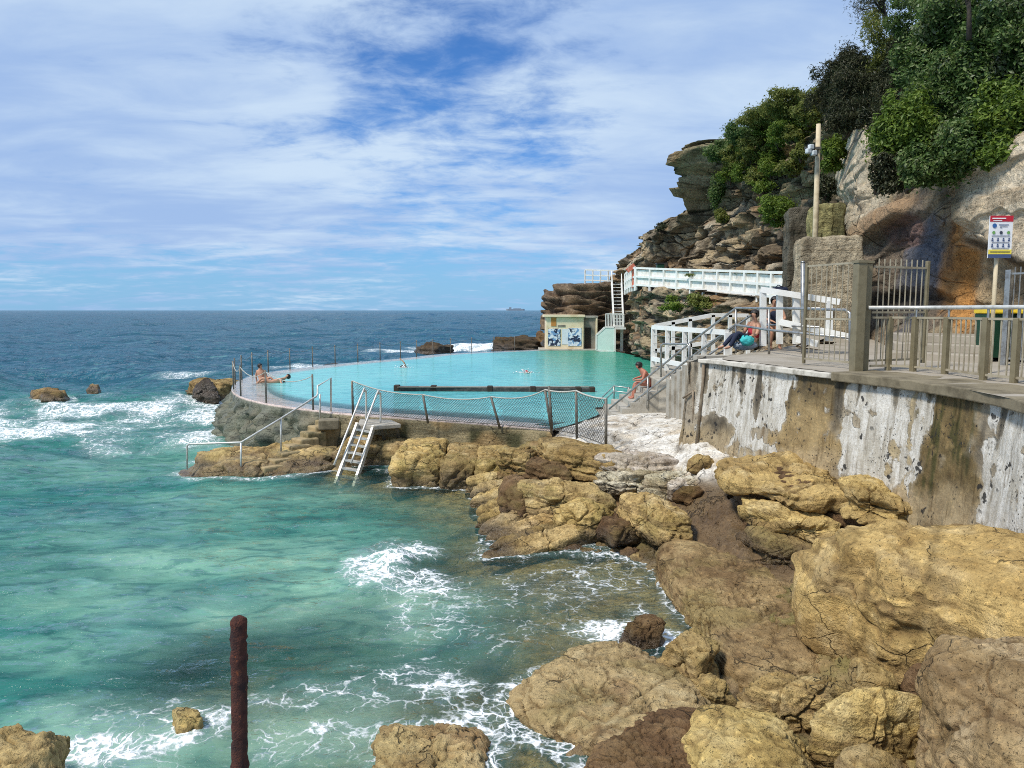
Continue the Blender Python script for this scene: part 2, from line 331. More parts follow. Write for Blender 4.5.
# ------------------------------------------------------------------ daylight
SUN_EL, SUN_DIR = 53, np.array([-0.82, -0.57])
az = math.atan2(SUN_DIR[0], SUN_DIR[1])
w = bpy.data.worlds.new('World'); scene.world = w; w.use_nodes = True
nt = NT(w.node_tree); nt.n.clear()
wo = nt.new('ShaderNodeOutputWorld'); bg = nt.new('ShaderNodeBackground')
sky = nt.new('ShaderNodeTexSky', sky_type='NISHITA'); sky.sun_disc = False; sky.sun_elevation = R(SUN_EL); sky.sun_rotation = az
sky.air_density = 1.0; sky.dust_density = 0.3; sky.ozone_density = 2.0
SKY_ST = 0.10
tc = nt.new('ShaderNodeTexCoord').outputs['Generated']
sep = nt.new('ShaderNodeSeparateXYZ'); nt.l.new(tc, sep.inputs[0])
zz = nt.math('MAXIMUM', sep.outputs[2], 0.0)
den = nt.math('ADD', zz, 0.13)
cmb = nt.new('ShaderNodeCombineXYZ'); nt.l.new(nt.math('DIVIDE', sep.outputs[0], den), cmb.inputs[0]); nt.l.new(nt.math('DIVIDE', sep.outputs[1], den), cmb.inputs[1])
cp = cmb.outputs[0]
cp = nt.vmath('ADD', cp, (3.7, 1.9, 0.0))
n1 = nt.noise(nt.vmath('MULTIPLY', cp, (1.0, 1.3, 1.0)), 1.1, 9, 0.60, 0.35)
n2 = nt.noise(nt.vmath('MULTIPLY', cp, (0.75, 1.25, 1.0)), 2.3, 7, 0.58, 0.35)
n3 = nt.noise(cp, 6.5, 7, 0.62, 0.4)
nb = nt.noise(nt.vmath('MULTIPLY', cp, (0.8, 1.2, 1.0)), 0.55, 4, 0.55, 0.3)
def skyblob(px, py, w_):
    d = ray(px, py); d = d/np.linalg.norm(d)
    return nt.ramp(nt.vmath('DOT_PRODUCT', tc, tuple(d)), math.cos(R(w_)), 1.0)
# a torn opening in the cloud sheet and a clear band over the horizon
gap = nt.math('ADD', nt.math('ADD', nt.math('MULTIPLY', skyblob(415, 60, 17), 0.145), nt.math('MULTIPLY', skyblob(405, 40, 7), 0.10)),
              nt.math('ADD', nt.math('MULTIPLY', skyblob(590, 40, 12), 0.07), nt.math('ADD', nt.math('MULTIPLY', skyblob(480, 215, 14), 0.08), nt.math('MULTIPLY', skyblob(150, 200, 16), 0.05))))
dens = nt.math('ADD', nt.math('MULTIPLY', n1, 0.26), nt.math('ADD', nt.math('MULTIPLY', n2, 0.42), nt.math('MULTIPLY', n3, 0.32)))
dens = nt.math('SUBTRACT', nt.math('ADD', dens, .105), gap)
dens = nt.math('SUBTRACT', dens, nt.ramp(sep.outputs[2], 0.02, 0.12, 0.24, 0.0))
cover = nt.ramp(dens, 0.27, 0.50)
lightc = nt.ramp(nt.math('ADD', nt.math('MULTIPLY', n2, 0.40), nt.math('MULTIPLY', nb, 0.60)), 0.41, 0.66)
cl = nt.mix(lightc, (0.37, 0.53, 0.83), (0.64, 0.785, 0.95))
skyc = nt.mix(1.0, sky.outputs[0], (SKY_ST*.46, SKY_ST*.86, SKY_ST*1.38), 'MULTIPLY')
hz = nt.ramp(sep.outputs[2], 0.0, 0.16, 0.75, 0.0)
skyc = nt.mix(hz, skyc, (0.27, 0.53, 0.84))
res = nt.mix(nt.math('MULTIPLY', cover, 0.94), skyc, cl)
nt.l.new(res, bg.inputs[0]); bg.inputs[1].default_value = 1.0; nt.l.new(bg.outputs[0], wo.inputs[0])

sl = bpy.data.lights.new('sun', 'SUN'); so = bpy.data.objects.new('sun', sl); col.objects.link(so)
sl.energy = 4.0; sl.angle = R(10.0); sl.color = (1.0, 0.94, 0.84)
hv = SUN_DIR/np.linalg.norm(SUN_DIR)*math.cos(R(SUN_EL))
so.rotation_euler = Vector((hv[0], hv[1], math.sin(R(SUN_EL)))).to_track_quat('Z', 'Y').to_euler(); so.location = (-10, -10, 40)
scene.view_settings.view_transform = 'Standard'; scene.view_settings.look = 'None'; scene.view_settings.exposure = 0.0; scene.view_settings.gamma = 1.0
scene.view_settings.use_curve_mapping = False

# ------------------------------------------------------------------ sea bed and rock shelf: one sheet
CP = []
def cpt(px, py, z): q = Pz(px, py, z); CP.append((q[0], q[1], z))
for a in [(560,700,-.05),(620,660,-.02),(650,700,.12),(600,750,.15),(700,740,.3),(640,655,-.12),(665,600,-.06),(690,640,-.1),(660,625,-.2),
          (672,560,.12),(700,600,.2),(740,640,.2),(770,600,.3),(720,560,.4),(780,560,.5),(740,530,.6),(700,515,.72),(765,540,.7),(690,498,.85),(740,505,.95),
          (500,500,-.1),(550,510,.1),(620,515,.25),(600,548,-.1),(650,550,.1),(540,540,-.15),(500,530,-.25),
          (530,470,.5),(560,470,.6),(600,475,.7),(650,485,.7),(680,480,.9),
          (560,447,1.22),(580,435,1.3),(640,430,1.38),(620,450,1.3),(690,455,1.4),(690,470,1.25),(600,422,1.25),(650,412,1.38),(690,425,1.7),(700,445,1.6),(660,440,1.42),
          (720,462,1.42),(800,490,1.45),(870,515,1.6),(960,520,1.8),(1020,520,2.0),(850,600,.25),(950,580,.6),(1020,640,.7),(1100,600,1.2),
          (780,690,.14),(860,720,.14),(950,740,.2),(1020,760,.25),(760,760,.1),(860,690,.15),(740,700,.12),(800,735,.12),(725,690,.1),
          (600,600,-.32),(560,570,-.22),(520,555,-.25),(470,545,-.5),(590,640,-.38),(480,640,-.75),(400,600,-1.0),(300,640,-1.5),(440,600,-.45),(560,600,-.2),(620,575,-.2),
          (430,745,-.5),(300,740,-.8),(100,740,-1.0),(200,560,-2.6),(50,500,-3),(350,492,-.5),(420,490,-.5),(300,490,-.8),(450,500,-1.4),(400,530,-2.0),(250,480,-.9),(190,700,-.4),(520,690,-.5),(540,720,-.4),(470,700,-.8),
          (0,420,-3),(100,400,-2.5),(0,600,-2.4),(-100,760,-2)]: cpt(*a)
CP += [(1.5,20.95,1.27),(2.2,22.3,1.28),(2.7,23.2,1.28),(1.9,21.2,1.3),(-3,21.5,.5),(-5,22,.5),(-1,20.6,.5),(.5,19.9,.7),(-8,22.5,.2),(-4,26,-.6),(0,26,-.6),(-9,30,-.6),(0,40,-.6),(-8,45,-.6),(4,35,-.6),(5,50,-.6),(-3,54,-.6),(4,28,-.4),(-12,25,-2.5),(-15,32,-2.4),(-17,42,-2.4),
       (-12,52,-2),(-6,62,-2),(3,66,-1),(12,40,1.5),(12,55,1.5),(7,20,1.6),(9,14,1.8),(6,16,1.6),(-40,60,-4),(-50,30,-4),(-20,10,-3),(10,6,1.8),(10,75,0),(20,60,1),(-10,80,-4),(3.5,4.5,.9),(0,4,-.9),(-4,4,-1.5),(-10,5,-2.4),(2.2,5,.2)]
CP = np.array(CP)
def _rbf():
    A = np.sqrt(((CP[:, None, :2]-CP[None, :, :2])**2).sum(-1)); n = len(CP)
    K = np.zeros((n+3, n+3)); K[:n, :n] = A - np.eye(n)*0.15; Q = np.c_[np.ones(n), CP[:, :2]]; K[:n, n:] = Q; K[n:, :n] = Q.T
    return np.linalg.solve(K, np.r_[CP[:, 2], 0, 0, 0])
_w = _rbf()
def ground(xy):
    xy = np.asarray(xy, float); out = np.zeros(len(xy)); n = len(CP)
    for s in range(0, len(xy), 60000):
        q = xy[s:s+60000]; A = np.sqrt(((q[:, None, :]-CP[None, :, :2])**2).sum(-1)); out[s:s+60000] = A@_w[:n] + np.c_[np.ones(len(q)), q]@_w[n:]
    return out
def gz(x, y): return float(ground([[x, y]])[0])

PAL = dict(tan=[(.57,.415,.185),(.41,.28,.11),(.66,.52,.29)], ochre=[(.47,.335,.145),(.33,.22,.085),(.56,.43,.22)], reef=[(.345,.24,.12),(.20,.125,.062),(.45,.335,.175)], umber=[(.44,.325,.16),(.31,.215,.10),(.52,.41,.235)], reefpale=[(.49,.36,.18),(.30,.19,.095),(.58,.46,.26)],
           pale=[(.66,.60,.48),(.48,.40,.26),(.76,.72,.64)], dark=[(.085,.060,.036),(.045,.034,.024),(.15,.11,.06)], headrock=[(.21,.155,.095),(.10,.075,.05),(.32,.25,.16)], brown=[(.20,.125,.062),(.13,.075,.038),(.27,.18,.095)],
           white=[(.78,.75,.68),(.60,.52,.40),(.82,.81,.77)])
def rockcol(P, pal, seed=0, moss=0.3, wet0=0.0, wet1=0.35, bias=0.0):
    a, b, c = [np.array(k) for k in PAL[pal]]
    n1 = fbm(P*0.9, 4, seed); n2 = fbm(P*2.7, 4, seed+9); C = np.tile(a, (len(P), 1))
    C = mixc(C, b, ss(-.05, .4, n1)*.8); C = mixc(C, c, ss(.05, .45, n2)*.7)
    if moss:
        m = ss(.02, .4, fbm(P*1.3, 4, seed+21)+.10)*moss*(1-ss(1.0, 2.2, P[:, 2])); C = mixc(C, (.13, .135, .028), m)
    wl = P[:, 2]+fbm(P*1.1, 3, seed+4)*.28
    wet = 1-ss(wet0, wet1, wl); C = mixc(C, (.10, .068, .032), wet*.55)
    return np.c_[C, np.clip(wet+bias, 0, 1)]

nr, nc = 560, 520
yy = 2.6*np.exp(np.linspace(0, math.log(92/2.6), nr)); tt = np.linspace(-0.95, 1.05, nc)
X = (yy[:, None]*tt[None, :]).ravel(); Y = np.repeat(yy, nc)
Z = ground(np.c_[X, Y]); P3 = np.c_[X, Y, np.zeros_like(X)]
n_big = fbm(P3*.8, 5, 3); f1, f2, cid = vor(np.c_[X*.9+n_big*.5, Y*1.5+n_big*.5, Z*0], 8)
above = ss(-.3, .15, Z); near = 1-ss(16, 30, Y)
platform = ss(.98, 1.18, Z)*ss(14, 15.5, Y)
Z = Z + (n_big*.14*(.4+.6*above) + fbm(P3*3.2, 5, 5)*.07*above)*(1-.72*platform)
# bedding steps above the tide, stone-to-stone gaps
step = .16; zz_ = Z+P3[:, 0]*.06+fbm(P3*.7, 3, 31)*.1; fr = (zz_/step) % 1.0; Z += above*(1-.5*platform)*near*step*(ss(.25, .75, fr)-fr)*.8*(1-.8*platform)
Z -= above*near*(1-ss(.0, .06, f2-f1))*.13; Z += above*(cid-.5)*.14*near*(1-.6*platform)*(1-ss(3.6, 4.6, X)*ss(17, 12, Y))
P3 = np.c_[X, Y, Z]
C = rockcol(P3, 'reef', 3, .55, .02, .30)
m = ss(1.0, 1.22, Z+fbm(P3*1.5, 4, 77)*.16)*ss(14, 15, Y)
pw = rockcol(P3, 'white', 5, .0, -1, -.5); C = C*(1-m[:, None])+pw*m[:, None]
cr = (1-ss(.0, .05, f2-f1))*m; C[:, :3] = mixc(C[:, :3], (.10, .075, .05), cr*.8)
# brown wet gully between the seawall ledge and the flat reef
q1, q2 = Pz(700, 505, .8), Pz(790, 560, .5)
tq = np.clip(((P3[:, :2]-q1[:2])@(q2[:2]-q1[:2]))/((q2[:2]-q1[:2])**2).sum(), 0, 1); dq = np.linalg.norm(P3[:, :2]-(q1[:2]+tq[:, None]*(q2[:2]-q1[:2])), axis=1)
g = (1-ss(.45, 1.0, dq+fbm(P3*2, 3, 41)*.3)); C[:, :3] = mixc(C[:, :3], (.19, .12, .055), g*.85); C[:, 3] = np.maximum(C[:, 3], g*.75)
# weed-brown, sand and boulder tones of the sea bed
sub = ss(.02, -.12, Z); sand = ss(.0, .35, fbm(P3*.35, 3, 51)+.05)
bed = mixc(np.tile(np.array((.50, .37, .18)), (len(Z), 1)), (.38, .36, .24), sand*ss(-.5, -.9, Z)); bed = mixc(bed, (.11, .08, .045), ss(.1, .5, fbm(P3*1.6, 4, 52))*.7)
C[:, :3] = C[:, :3]*(1-sub[:, None])+bed*sub[:, None]; C[:, 3] *= (1-sub)
tag(mesh_np('rock_shelf', P3, gridF(nr, nc), M['terrain'], None, True, {'Col': C}), 'low sandstone shelf and sea bed running from the boulders to the pool', 'rock shelf', kind='structure')

# ------------------------------------------------------------------ boulders
ROCKS = []
def polyrock(name, label, outline, zb, zt, tilt=(0, 0), p=3.0, pal='tan', sub=5, amp=.07, strata=.03, crack=.05, moss=.3, seed=0, wet=(0., .35), group=None, cat='boulder', kind=None, layer=5.0, px=True, mat='rock', freq=1.0, dip=(0.05, 0.03), facets=None):
    if facets is None: facets = 10 if p < 4.6 else 0
    W = np.array([Pz(*o) for o in outline]) if px else np.array([(o[0], o[1], 0) for o in outline])
    c = W[:, :2].mean(0); n = len(W); closed = resample(np.r_[W[:, :2], W[:1, :2]], .03)-c
    th = np.arctan2(closed[:, 1], closed[:, 0]); rr = np.hypot(closed[:, 0], closed[:, 1]); o = np.argsort(th)
    T = np.linspace(-math.pi, math.pi, 361); RT = np.interp(T, np.r_[th[o]-2*math.pi, th[o], th[o]+2*math.pi], np.r_[rr[o]]*1.0 if 0 else np.tile(rr[o], 3))
    k = np.ones(13)/13; RT = np.convolve(np.r_[RT[-7:-1], RT, RT[1:7]], k, 'valid')
    D, F = sphere(sub); hl = np.hypot(D[:, 0], D[:, 1]); s = (hl**p+np.abs(D[:, 2])**p)**(-1/p); h, v = s*hl, s*D[:, 2]
    ang = np.arctan2(D[:, 1], D[:, 0]); Rd = np.interp(ang, T, RT); dirx, diry = np.cos(ang), np.sin(ang)
    size = RT.mean(); z0 = zb+.45*(zt-zb)
    if facets:
        rf = np.random.default_rng(seed+900); u = np.c_[h*dirx, h*diry, v]
        for _ in range(facets):
            nv_ = rf.normal(size=3); nv_[2] = abs(nv_[2])*.8-.15; nv_ /= np.linalg.norm(nv_); hh = rf.uniform(.80, .95)*(u@nv_).max()
            u = u-np.maximum(0, u@nv_-hh)[:, None]*nv_*.9
        hn = np.hypot(u[:, 0], u[:, 1]); h = hn; dirx = np.where(hn > 1e-6, u[:, 0]/np.maximum(hn, 1e-6), 1); diry = np.where(hn > 1e-6, u[:, 1]/np.maximum(hn, 1e-6), 0); v = u[:, 2]
        Rd = np.interp(np.arctan2(diry, dirx), T, RT)
    x, y = Rd*h*dirx, Rd*h*diry; z = np.where(v > 0, z0+(zt-z0)*v, z0+(z0-zb)*v); z = z+(tilt[0]*x+tilt[1]*y)*np.clip((v+1)/2, 0, 1)
    V = np.c_[x+c[0], y+c[1], z]; q = V*freq
    nd = np.c_[h*dirx, h*diry, v*.9]; nd /= np.linalg.norm(nd, axis=1)[:, None]
    big = fbm(q*1.1/max(size, .3)+seed*3.1, 4, seed); mid = fbm(q*3.1+seed, 5, seed+1); gr = 1-ss(0, .07, np.abs(fbm(q*np.array([.9, .9, 1.6])/max(size, .4)+seed*1.7, 4, seed+8))); fin = fbm(q*9.0+seed, 3, seed+2)
    d = amp*size*2.2*big+amp*.65*mid*min(1, size)+.024*fin-.045*min(1, size)*gr
    lz = (V[:, 2]+V[:, 0]*dip[0]+V[:, 1]*dip[1])*layer; st = pn(np.c_[V[:, 0]*.5, V[:, 1]*.5, lz+big*.8], seed+5); d += strata*(ss(-.28, .28, st)*2-1)*(1-np.abs(nd[:, 2])**3)
    f1, f2, cid = vor(q*(1.15/max(size, .35))+mid[:, None]*.25+seed, seed+6); ck = 1-ss(0, .07, f2-f1); d -= crack*ck; d += (cid-.5)*crack*1.2*ss(0, .16, f2-f1)
    V = V+nd*d[:, None]
    Cc = rockcol(V, pal, seed+40, moss*.6, wet[0], wet[1]); Cc[:, :3] = mixc(Cc[:, :3], np.array(PAL[pal][1])*.45, ck*.6)
    rt = np.random.default_rng(seed+77); Cc[:, :3] *= rt.uniform(.86, 1.12)*np.array([1, rt.uniform(.96, 1.01), rt.uniform(.84, 1.02)])
    bed_ = ss(.05, .35, pn(np.c_[V[:, 0]*.4, V[:, 1]*.4, lz*1.7+mid*.6], seed+15)); Cc[:, :3] = mixc(Cc[:, :3], np.array(PAL['brown'][1]), bed_*(1-np.abs(nd[:, 2])**2)*.5)
    Cc[:, :3] = mixc(Cc[:, :3], np.array(PAL['brown'][1])*.8, gr*.45)
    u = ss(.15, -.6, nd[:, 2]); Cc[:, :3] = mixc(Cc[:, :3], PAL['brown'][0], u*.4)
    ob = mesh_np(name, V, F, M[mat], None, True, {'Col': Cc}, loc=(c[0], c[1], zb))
    tag(ob, label, cat, group, kind); ROCKS.append((c, T, RT, zb, zt)); return ob
def blob(px, py, z, rx, ry, rot=0, n=10, jit=.18, seed=0):
    q = Pz(px, py, z); r_ = np.random.default_rng(seed+100); a = np.linspace(0, 2*math.pi, n, endpoint=False); k = 1+r_.uniform(-jit, jit, n)
    x, y = rx*np.cos(a)*k, ry*np.sin(a)*k; return [(q[0]+x_*math.cos(rot)-y_*math.sin(rot), q[1]+x_*math.sin(rot)+y_*math.cos(rot)) for x_, y_ in zip(x, y)]
G1 = 'tan boulders on the near shore'
polyrock('boulder', 'huge smooth tan boulder sloping from the seawall foot down to the reef', [(905,511,1.9),(868,515,1.75),(838,548,1.45),(800,558,1.0),(790,590,.85),(800,628,.6),(845,642,.55),(880,668,.55),(935,650,.95),(985,640,1.2),(1060,640,1.6),(1120,580,2.1),(1100,525,2.2),(1000,516,2.05)], .25, 1.84, (.24, .08), 4.0, 'tan', 7, .035, .045, .012, .06, 3, (-.1, .25), G1, layer=3, freq=.8, facets=5)
polyrock('boulder', 'big upright tan boulder filling the bottom right corner', [(940,640,1.3),(985,632,1.5),(1040,632,1.6),(1100,690,1.6),(1080,790,1.2),(990,800,.9),(930,750,.85),(918,700,1.0)], .0, 1.62, (.25, .05), 3.2, 'umber', 7, .075, .03, .02, .06, 4, (.0, .3), G1)
polyrock('boulder', 'rounded tan boulder with a pale nose in front of the upright corner boulder', [(815,716,.6),(850,696,.8),(900,690,.9),(938,698,.8),(944,716,.65),(922,738,.45),(880,760,.35),(825,752,.4),(805,735,.5)], .05, .92, (.06, .05), 2.7, 'tan', 6, .07, .02, .04, .15, 5, (.0, .3), G1)
polyrock('boulder', 'small pale ochre boulder at the bottom edge below the nosed boulder', [(838,748,.55),(860,738,.6),(890,741,.6),(915,762,.5),(905,800,.3),(850,810,.3),(832,775,.4)], .05, .62, (0, 0), 2.4, 'ochre', 5, .08, .015, .03, .3, 6, (.0, .2), G1)
polyrock('boulder', 'long low ochre boulder lying between the reef and the nosed boulder', [(728,690,.45),(760,682,.5),(800,676,.6),(850,668,.65),(872,680,.55),(862,706,.4),(810,716,.35),(760,714,.3),(728,705,.35)], .0, .66, (.05, .04), 2.7, 'ochre', 6, .08, .02, .05, .35, 7, (.0, .3), G1)
polyrock('boulder', 'squat tan boulder wedged under the huge sloping boulder', [(842,664,.6),(866,654,.75),(895,662,.8),(905,684,.65),(885,700,.5),(850,695,.45)], .0, .76, (0, .03), 2.6, 'ochre', 5, .09, .02, .05, .3, 8, (.0, .3), G1)
polyrock('boulder', 'barnacled grey-brown boulder beside the upright corner boulder', [(900,668,.7),(920,655,.85),(945,662,.9),(948,690,.7),(920,700,.55),(900,690,.55)], .1, .84, (0, 0), 2.3, 'brown', 5, .10, .01, .05, .1, 9, (-1, -.5), G1)
polyrock('boulder', 'cream boulder with a dark round hole at the bottom of the reef', [(690,712,.35),(730,702,.45),(780,703,.5),(812,722,.45),(820,760,.3),(800,800,.25),(700,800,.2),(672,750,.2)], -.1, .52, (.06, .05), 3.2, 'tan', 6, .06, .005, .02, .15, 210, (.0, .2), G1)
polyrock('boulder', 'flat-topped angular boulder leaning at the edge of the surf', [(656,655,.35),(680,632,.5),(704,625,.55),(718,640,.5),(720,662,.35),(700,684,.2),(672,670,.2)], -.2, .56, (-.05, .18), 4.5, 'ochre', 6, .05, .04, .06, .35, 11, (.0, .3), G1, layer=8)
polyrock('boulder', 'small rounded boulder tucked under the angular surf boulder', [(696,680,.3),(712,668,.4),(732,676,.4),(738,692,.3),(716,702,.2),(698,696,.2)], -.1, .42, (0, 0), 2.4, 'ochre', 5, .10, .02, .05, .3, 12, (.0, .25), G1)
polyrock('boulder', 'little brown boulder washed by foam above the angular one', [(616,628,.15),(634,614,.3),(658,613,.35),(668,626,.25),(662,642,.1),(636,648,.05),(618,640,.05)], -.3, .36, (.05, .06), 3.0, 'brown', 5, .08, .03, .05, .2, 13, (.0, .2), G1)
polyrock('rock_ledge', 'broad flat ochre ledge sloping into the surf below the angular boulder', [(506,700,0),(528,668,.1),(560,650,.15),(600,640,.2),(625,640,.2),(668,664,.2),(712,694,.2),(716,712,.2),(690,735,.22),(640,760,.15),(590,758,.1),(540,738,0),(512,718,0)], -.6, .27, (.06, .01), 5.0, 'reefpale', 7, .035, .02, .04, .45, 14, (-.25, .05), None, 'rock ledge', freq=1.6)
polyrock('rock_ledge', 'red-brown weedy ledge along the bottom edge under the ochre ledge', [(572,790,.2),(590,750,.2),(640,712,.25),(690,700,.3),(730,712,.3),(745,760,.3),(720,830,.25),(600,850,.2)], -.5, .33, (.05, .0), 5.0, 'brown', 7, .04, .02, .04, .12, 15, (-.5, .1), None, 'rock ledge', freq=1.6)
polyrock('rock_ledge', 'flat block of ochre rock in the surf at the bottom edge', [(372,748,0),(385,724,.1),(430,722,.12),(480,724,.1),(492,745,0),(485,800,0),(420,830,0),(370,800,0)], -.7, .20, (0, -.01), 5.5, 'reefpale', 6, .05, .02, .05, .35, 16, (-.3, .0), None, 'rock ledge', freq=1.6)
polyrock('boulder', 'pale brown boulder cut by the bottom left corner', [(-60,745,.3),(0,728,.45),(40,714,.6),(64,718,.6),(74,745,.4),(72,800,.2),(20,850,.2),(-60,830,.2)], -.8, .66, (.06, .0), 4.2, 'tan', 6, .06, .03, .05, .1, 17, (.0, .3), None)
polyrock('boulder', 'small tan rock awash beside the rusty post', [(166,722,0),(180,706,.2),(200,704,.2),(212,716,.1),(206,736,0),(185,744,0),(168,738,0)], -.6, .24, (0, 0), 2.8, 'tan', 5, .08, .02, .04, .15, 18, (-.1, .1), None)
polyrock('rock_ledge', 'wide flat brown reef between the surf and the huge boulder', [(652,560,.1),(672,545,.25),(720,548,.4),(770,560,.5),(800,600,.45),(815,640,.4),(830,660,.35),(780,680,.3),(725,672,.25),(712,640,.25),(690,618,.15),(668,590,.1)], -.4, .40, (.05, .03), 6.0, 'reef', 7, .03, .02, .04, .45, 19, (-.3, .05), None, 'rock ledge', freq=1.6)
# boulders below the white platform
G2 = 'boulders heaped below the white platform'
for i, (nm, o, zb, zt, tl, p, pal, s) in enumerate([
    ('long smooth ochre boulder pointing at the gully, the largest of the heap', [(618,492,.9),(640,487,1.0),(670,500,.95),(696,515,.8),(694,532,.6),(660,534,.55),(630,515,.65),(614,503,.7)], .2, 1.02, (.0, .05), 2.8, 'tan', 6),
    ('mossy humped boulder in the middle of the heap', [(552,512,.5),(570,497,.65),(600,496,.75),(620,505,.7),(610,524,.4),(575,530,.3),(555,524,.35)], .0, .74, (.02, .05), 2.6, 'ochre', 6),
    ('sloping tan boulder behind the mossy hump', [(520,478,.85),(560,480,.9),(610,485,.9),(620,495,.8),(580,505,.6),(540,500,.6),(515,490,.7)], .1, .98, (.0, .12), 3.0, 'tan', 6),
    ('brown humped boulder nearest the layered slabs', [(498,484,.6),(515,472,.8),(535,478,.8),(540,498,.5),(520,508,.4),(500,500,.45)], .0, .80, (0, .1), 2.7, 'brown', 5),
    ('mossy round boulder left of the long ochre one', [(590,508,.5),(610,502,.6),(632,510,.6),(640,528,.4),(615,540,.3),(592,528,.35)], .0, .55, (0, 0), 2.4, 'brown', 5)]):
    polyrock('boulder', nm, o, zb, zt, tl, p, pal, s, .07, .03, .05, .5, 30+i, (.1, .45), G2)
for i, (px_, py_, r) in enumerate([(618,545,.16),(630,548,.18),(640,540,.2),(605,540,.2),(650,532,.2),(655,545,.15),(590,545,.25),(575,540,.28),(625,556,.13),(638,553,.13),(560,530,.3)]):
    q = Pz(px_, py_, .15)
    polyrock('stone', ['small tan stone in the cluster at the edge of the surf'][0], blob(px_, py_, .1, r*1.2, r, i, 9, .2, i), gz(q[0], q[1])-.15, gz(q[0], q[1])+r*.8, (0, 0), 2.6, ['ochre','brown','tan'][i % 3], 4, .09, .01, .03, .2, 60+i, (.0, .25), 'small stones at the edge of the surf', 'stone', px=False)
# tilted layered slabs left of the heap
for i in range(9):
    px_, py_ = 492+i*6.5, 478+i*6.7; L = .72+.075*i
    polyrock('slab', 'thin tilted sandstone slab dipping into the sea, one of a shingled run', blob(px_, py_, .3, L, [.20, .15, .18][i % 3], .42+.05*(i % 2), 12, .22, i+40), -.25, .42-.03*i, (-.05, .55), 7.0, ['tan', 'umber', 'tan', 'ochre'][i % 4], 6, .035, .05, .05, .2, 80+i, (.0, .25), 'tilted slabs dipping into the sea', 'rock slab', px=False)
# flat slabs stepping down from the white platform
for i, (nm, o, zb, zt, tl, pal) in enumerate([
    ('thick mossy slab stepping down at the corner post of the wire fence', [(536,438,1.3),(560,433,1.35),(600,440,1.35),(640,455,1.3),(660,468,1.15),(600,470,.95),(545,462,.95)], .5, 1.34, (.0, .03), 'ochre'),
    ('grey-green slab just below the white platform edge', [(580,452,1.25),(630,447,1.3),(680,452,1.3),(690,462,1.2),(640,472,1.05),(590,466,1.0)], .6, 1.28, (0, .02), 'pale'),
    ('pale tilted slab under the platform with a shadowed gap beneath', [(590,474,1.0),(640,466,1.1),(672,468,1.1),(665,480,.95),(610,486,.8)], .6, 1.06, (0, .04), 'pale'),
    ('white-topped slab at the right end of the platform steps', [(638,480,1.0),(670,472,1.15),(700,470,1.2),(705,482,1.05),(690,492,.9),(645,492,.85)], .5, 1.16, (.03, .05), 'pale'),
    ('mossy block under the corner of the pool wall', [(498,446,1.1),(530,444,1.15),(538,455,1.0),(530,462,.9),(500,458,.9)], .3, 1.1, (0, 0), 'ochre'),
    ('jumbled grey-brown block left of the platform slabs', [(528,458,.9),(560,462,.95),(575,475,.85),(550,485,.6),(525,475,.7)], .2, .98, (.0, .05), 'brown')]):
    polyrock('slab', nm, o, zb, zt, tl, 5.0, pal, 6, .05, .05, .06, .35, 90+i, (.1, .4), None, 'rock slab', layer=9)
for i, (px_, py_) in enumerate([(520,452),(505,465),(545,470),(535,485),(575,482),(565,460),(690,500),(700,490),(676,495),(548,493)]):
    q = Pz(px_, py_, .8); z = gz(q[0], q[1]); r = .22+.05*(i % 3)
    polyrock('stone', 'loose brown stone lodged among the slabs below the platform', blob(px_, py_, .8, r*1.25, r*.9, i, 8, .22, i+70), z-.15, z+r*.85, (0, 0), 3.0, ['brown','ochre','pale'][i % 3], 4, .09, .02, .03, .4, 120+i, (.0, .3), 'stones lodged among the slabs', 'stone', px=False)
# hollowed rock ledge at the foot of the seawall
polyrock('rock_ledge', 'dark recessed rock core under the layered ledges at the seawall foot', [(742,462,1.5),(780,452,1.8),(840,455,2.0),(900,474,2.0),(918,500,1.8),(890,512,1.5),(840,520,1.2),(790,522,1.0),(752,508,1.1),(736,488,1.2)], .3, 1.66, (.0, .10), 3.2, 'brown', 6, .07, .08, .06, .15, 25, (-1, -.5), None, 'rock ledge', layer=4)
GL = 'layered ledges bulging at the seawall foot'
polyrock('rock_ledge', 'upper curved tan ledge overhanging at the left foot of the seawall', [(718,474,1.5),(735,456,1.7),(780,447,1.9),(840,450,2.0),(885,470,1.95),(878,490,1.75),(835,493,1.6),(800,500,1.5),(760,496,1.4),(728,490,1.35)], 1.28, 1.74, (.03, .12), 3.4, 'tan', 7, .075, .07, .05, .12, 26, (-1, -.5), GL, 'rock ledge', layer=5, dip=(-.2, .1), facets=4)
polyrock('rock_ledge', 'smooth tan middle ledge bulging below the upper curved one', [(722,496,1.2),(745,500,1.2),(800,506,1.3),(850,512,1.4),(900,512,1.55),(905,522,1.4),(870,533,1.15),(815,532,1.05),(760,524,1.0),(728,512,1.05)], .86, 1.26, (.05, .16), 3.0, 'tan', 7, .075, .06, .03, .20, 27, (-1, -.5), GL, 'rock ledge', layer=5, dip=(-.2, .1), facets=4)
polyrock('rock_ledge', 'low dark green-brown ledge dipping into the wet gully', [(735,520,.95),(790,534,.95),(850,540,1.0),(866,548,.85),(830,558,.7),(785,555,.7),(745,540,.75)], .35, .88, (0, .14), 3.2, 'reef', 6, .07, .07, .05, .5, 28, (.5, 1.0), GL, 'rock ledge', layer=6)
polyrock('slab', 'tan rock cap sticking out under the white part of the seawall', [(828,472,1.9),(870,462,2.05),(915,474,2.05),(925,492,1.85),(890,506,1.6),(840,498,1.6)], 1.2, 1.86, (0, .10), 4.0, 'tan', 6, .07, .08, .08, .15, 27, (-1, -.5), None, 'rock slab', layer=5)
